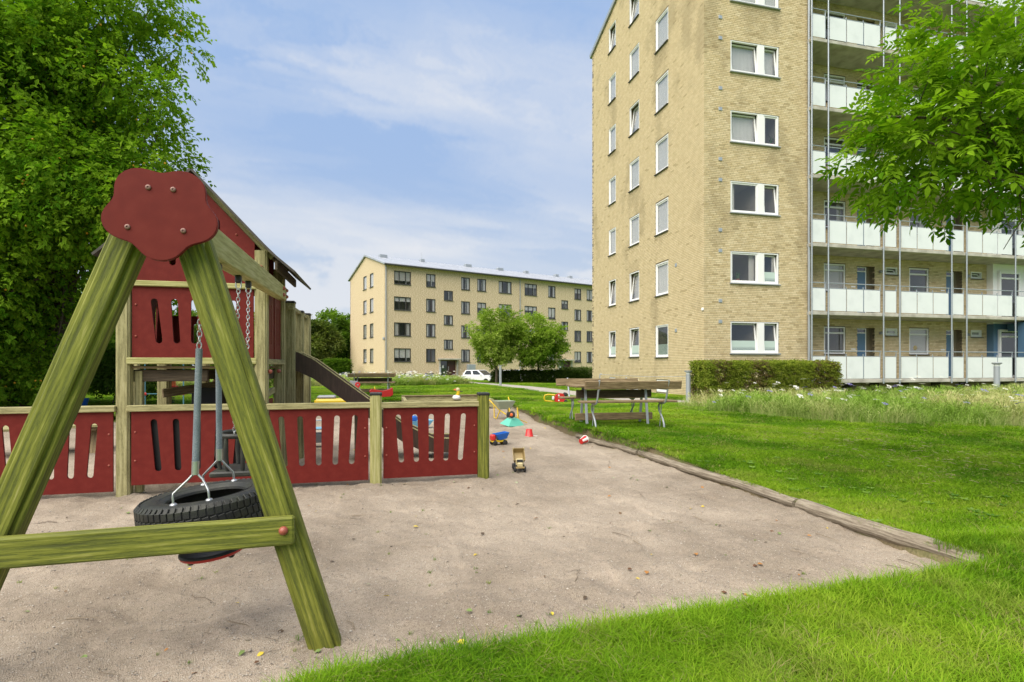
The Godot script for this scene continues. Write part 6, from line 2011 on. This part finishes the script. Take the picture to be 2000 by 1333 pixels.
	for v in [[-.55, .30], [-.45, .40], [-.25, .36], [.05, .30], [.35, .36], [.5, .45], [.52, .12], [.30, .0], [-.30, .0], [-.5, .12]]: rk.append(Vector2(v[0], v[1]))
	part(t, "rocker_body", prismm(rk, -.2, .2), M.red_plastic)
	part(t, "rocker_grip", tubem([Vector3(-.3, .38, -.16), Vector3(-.32, .5, 0), Vector3(-.3, .38, .16)], .018, 6), M.yellow_plastic)
	t.scale = Vector3(.8, .8, .8)
	# springer behind the tower
	t = thing("spring_rider", "small orange red spring rider beyond the climbing net", "spring rider", on_lawn(-6.3, -18.6), 0)
	part(t, "coil", tubem(range(40).map(func(i): return Vector3(cos(i * .8) * .09, i * .0085, sin(i * .8) * .09)), .012, 5), M.black)
	part(t, "figure", prismm(PackedVector2Array([Vector2(-.30, .34), Vector2(.30, .34), Vector2(.34, .55), Vector2(.12, .52), Vector2(.10, .86), Vector2(-.02, 1.02), Vector2(-.10, .84), Vector2(-.10, .55), Vector2(-.34, .58)]), -.03, .03), M.orange_plastic)
	part(t, "seat", bev(Vector3(.3, .04, .26), .015), M.red_plastic, Vector3(0, .55, 0))
	part(t, "grip", tubem([Vector3(.05, .75, -.2), Vector3(.05, .75, .2)], .018, 6), M.yellow_plastic)
	# sand table on the left, blue tub, trolley, blue toys behind the fence
	t = thing("sand_table", "low wooden sand table seen through the left fence slots", "table", Vector3(-4.9, 0, -9.4), deg_to_rad(20))
	for i in 5: bar(t, "table_board", M.timber, Vector3(-.8, .40, -.3 + i * .15), Vector3(.8, .40, -.3 + i * .15), .04, .14, Vector3.UP)
	for x in [-.62, .62]:
		for s in [-1, 1]: bar(t, "leg", M.plank, Vector3(x, .38, s * .12), Vector3(x, -.05, s * .36), .10, .04)
		bar(t, "cleat", M.plank, Vector3(x, .35, -.34), Vector3(x, .35, .34), .08, .04)
	t = thing("blue_tub", "small bright blue tub by the dark green shrub", "tub", on_lawn(-8.5, -17.9), .3)
	part(t, "tub_body", tub_mesh(.22, .16, .28, .21, .26), M.blue_plastic)
	t = thing("toy_trolley", "grey toy trolley seen through a slot of the red fence", "trolley", Vector3(-.99, 0, -9.1), deg_to_rad(5))
	part(t, "tray", tub_mesh(.13, .11, .16, .14, .14), M.grey_plastic, Vector3(0, .08, 0))
	part(t, "shelf", bev(Vector3(.30, .02, .26), .006), M.lightblue_plastic, Vector3(0, .30, 0))
	for s in [-1, 1]:
		part(t, "upright", tubem([Vector3(s * .14, .10, -.11), Vector3(s * .14, .52, -.11)], .011, 6), M.white_plastic)
		for z in [-.1, .1]: part(t, "wheel", wheelm(.04, .03), M.tyre, Vector3(s * .13, .04, z), Vector3(0, 0, PI / 2))
	for y in [.42, .52]: part(t, "rung", tubem([Vector3(-.14, y, -.11), Vector3(.14, y, -.11)], .011, 6), M.white_plastic)
	t = thing("toy_boat", "light blue plastic toy boat on the sand behind the fence", "toy boat", Vector3(.72, 0, -11.4), deg_to_rad(15))
	part(t, "hull", tub_mesh(.20, .09, .32, .15, .16), M.lightblue_plastic)
	part(t, "cabin", bev(Vector3(.16, .12, .14), .03), M.blue_plastic, Vector3(-.08, .20, 0))
	part(t, "funnel", tubem([Vector3(-.08, .24, 0), Vector3(-.08, .34, 0)], .03, 10), M.white_plastic)

# ---------------------------------------------------------------- timber edging and litter
func edging() -> void:
	var r := RandomNumberGenerator.new()
	r.seed = 5
	var spots := [[Vector3(3.73, .040, -2.46), Vector3(3.70, .036, -4.12), .074, "thick weathered log edging the sand, nearest the sand's corner"], [Vector3(3.71, .038, -4.16), Vector3(3.67, .034, -7.15), .064, "second weathered log edging the sand, running on from the corner log"], [Vector3(3.65, .03, -7.18), Vector3(3.46, .03, -9.2), .055, "thin weathered log edging the sand, running up to the picnic table"]]
	for q in spots:
		var t := thing("edging_log", q[3], "log", q[0], 0.0, "logs edging the sand")
		var pts := []
		var rr := []
		var len: float = q[0].distance_to(q[1])
		for i in 31:
			var f := i / 30.0
			pts.append(Vector3(noise.get_noise_2d(f * 160.0, 3.0 + q[2] * 900.0) * .03, f * len, noise.get_noise_2d(f * 160.0, 50.0) * .014))
			rr.append(q[2] * (1.0 + .13 * noise.get_noise_2d(f * 260.0, 80.0 + q[2] * 500.0)))
		var body := part(t, "log_body", tubem(pts, rr, 14), M.log)
		var xf := along(q[0], q[1])
		xf.basis.z *= .8
		xf.origin = Vector3.ZERO
		body.transform = xf
	var e := thing("edging_board", "low weathered board edging the near side of the sand", "board", Vector3(0, 0, 0))
	bar(e, "plank", M.log, Vector3(3.86, .015, -2.50), Vector3(1.9, .01, -2.44), .10, .05, Vector3.UP)
	bar(e, "plank", M.log, Vector3(1.88, .01, -2.435), Vector3(-.3, .005, -2.33), .10, .05, Vector3.UP)
	# leaves and twigs on the sand
	var xf := []
	var cl := []
	var lf := ST()
	add_leaf(lf, Vector3.ZERO, Vector3.BACK, Vector3.UP, .042, .028)
	for i in 260:
		var x := r.randf_range(-4.0, 3.5)
		var z := -2.5 - 9.0 * pow(r.randf(), 1.7)
		if sand_sd(x, z) > -.08: continue
		var s := r.randf_range(.4, 1.15)
		xf.append(Transform3D(Basis(Vector3.UP, r.randf() * TAU).rotated(Vector3.RIGHT, r.randf_range(-.5, .5)).scaled(Vector3(s, s, s)), Vector3(x, sand_y(x, z) + .008, z)))
		cl.append([C(.55, .42, .04), C(.14, .20, .05), C(.10, .045, .018), C(.30, .36, .20), C(.34, .15, .03), C(.07, .045, .025), C(.13, .08, .04)][r.randi() % 7])
	var L := many(self, "fallen_leaves", lf.commit(), M.litter, xf, cl)
	tag(L, "scattered yellow, green and brown leaves on the sand", "fallen leaves", "", "stuff")
	xf = []
	cl = []
	for i in 150:
		var x := r.randf_range(-4.0, 3.5)
		var z := -2.5 - 7.0 * pow(r.randf(), 1.5)
		if sand_sd(x, z) > -.08: continue
		var s := r.randf_range(.25, 1.0)
		xf.append(Transform3D(Basis(Vector3.UP, r.randf() * TAU).scaled(Vector3(s, s, s)), Vector3(x, sand_y(x, z) + .006, z)))
		cl.append(C(.07, .05, .033).lerp(C(.26, .20, .13), r.randf()))
	var T := many(self, "fallen_twigs", tubem([Vector3(-.10, 0, 0), Vector3(-.03, .008, .012), Vector3(.04, .002, -.004), Vector3(.12, .006, .018)], [.003, .0028, .0022, .001], 5), M.litter, xf, cl)
	tag(T, "thin dry twigs lying on the sand", "twigs", "", "stuff")
	# small stones in the sand
	xf = []
	cl = []
	var pb := ST()
	add_lathe(pb, [Vector2(0, -.5), Vector2(.42, -.3), Vector2(.5, 0), Vector2(.36, .34), Vector2(0, .45)], 6)
	for i in 30000:
		var x := r.randf_range(-3.6, 3.6)
		var z := -2.42 - 5.0 * pow(r.randf(), 1.6)
		if sand_sd(x, z) > -.05: continue
		var s := r.randf_range(.0035, .0085) * (1.0 if r.randf() < .985 else 1.9)
		xf.append(Transform3D(Basis(Vector3.UP, r.randf() * TAU).scaled(Vector3(s, s * .7, s * r.randf_range(.7, 1.2))), Vector3(x, sand_y(x, z) + s * .15, z)))
		cl.append(C(.17, .145, .12).lerp(C(.47, .42, .36), r.randf()))
	var S := many(self, "gravel", pb.commit(), M.litter, xf, cl)
	tag(S, "fine gravel grains lying in the sand", "gravel", "", "stuff")
	# weeds sprouting in the sand
	xf = []
	cl = []
	for i in 60:
		var x := r.randf_range(-3.0, 3.5)
		var z := -2.55 - 4.0 * pow(r.randf(), 1.8)
		if sand_sd(x, z) > -.05: continue
		var s := r.randf_range(.35, .8)
		xf.append(Transform3D(Basis(Vector3.UP, r.randf() * TAU).scaled(Vector3(s * .8, s * .6, s * .8)), Vector3(x, sand_y(x, z), z)))
		cl.append(C(.10, .20, .03).lerp(C(.24, .30, .05), r.randf()))
	var W := many(self, "weeds", tuft(9, 12, .05, .03, .006, 1.2), M.grass, xf, cl)
	tag(W, "small green weeds sprouting from the sand", "weeds", "", "stuff")
	# dry straw left on the lawn
	xf = []
	cl = []
	for i in 420:
		var u := r.randf()
		var x := lerpf(7.6, 6.6, u) + r.randfn() * .8
		var z := lerpf(-7.6, -4.6, u) + r.randfn() * .22 - (x - 7.0) * .25
		var s := r.randf_range(.4, 1.2)
		xf.append(Transform3D(Basis(Vector3.UP, r.randf() * TAU).rotated(Vector3.RIGHT, r.randf_range(-.25, .25)).scaled(Vector3(s, s, s)), Vector3(x, lawn_y(x, z) + r.randf_range(.01, .03), z)))
		cl.append(C(.28, .24, .11).lerp(C(.42, .36, .19), r.randf()))
	var H := many(self, "dry_straw", tubem([Vector3(-.04, 0, 0), Vector3(0, .006, .005), Vector3(.04, 0, .0)], .0020, 4), M.litter, xf, cl)
	tag(H, "streak of dry straw left on the mown lawn", "straw", "", "stuff")

func _ready() -> void:
	noise.seed = 7
	noise.frequency = 0.01
	noise.fractal_octaves = 3
	light_and_camera()
	materials()
	ground()
	tall_block()
	far_block()
	trees()
	elder()
	swing_set()
	tyre_swing()
	bucket_swing()
	fence()
	play_tower()
	climbing_net()
	furniture()
	toys()
	edging()
	grass()
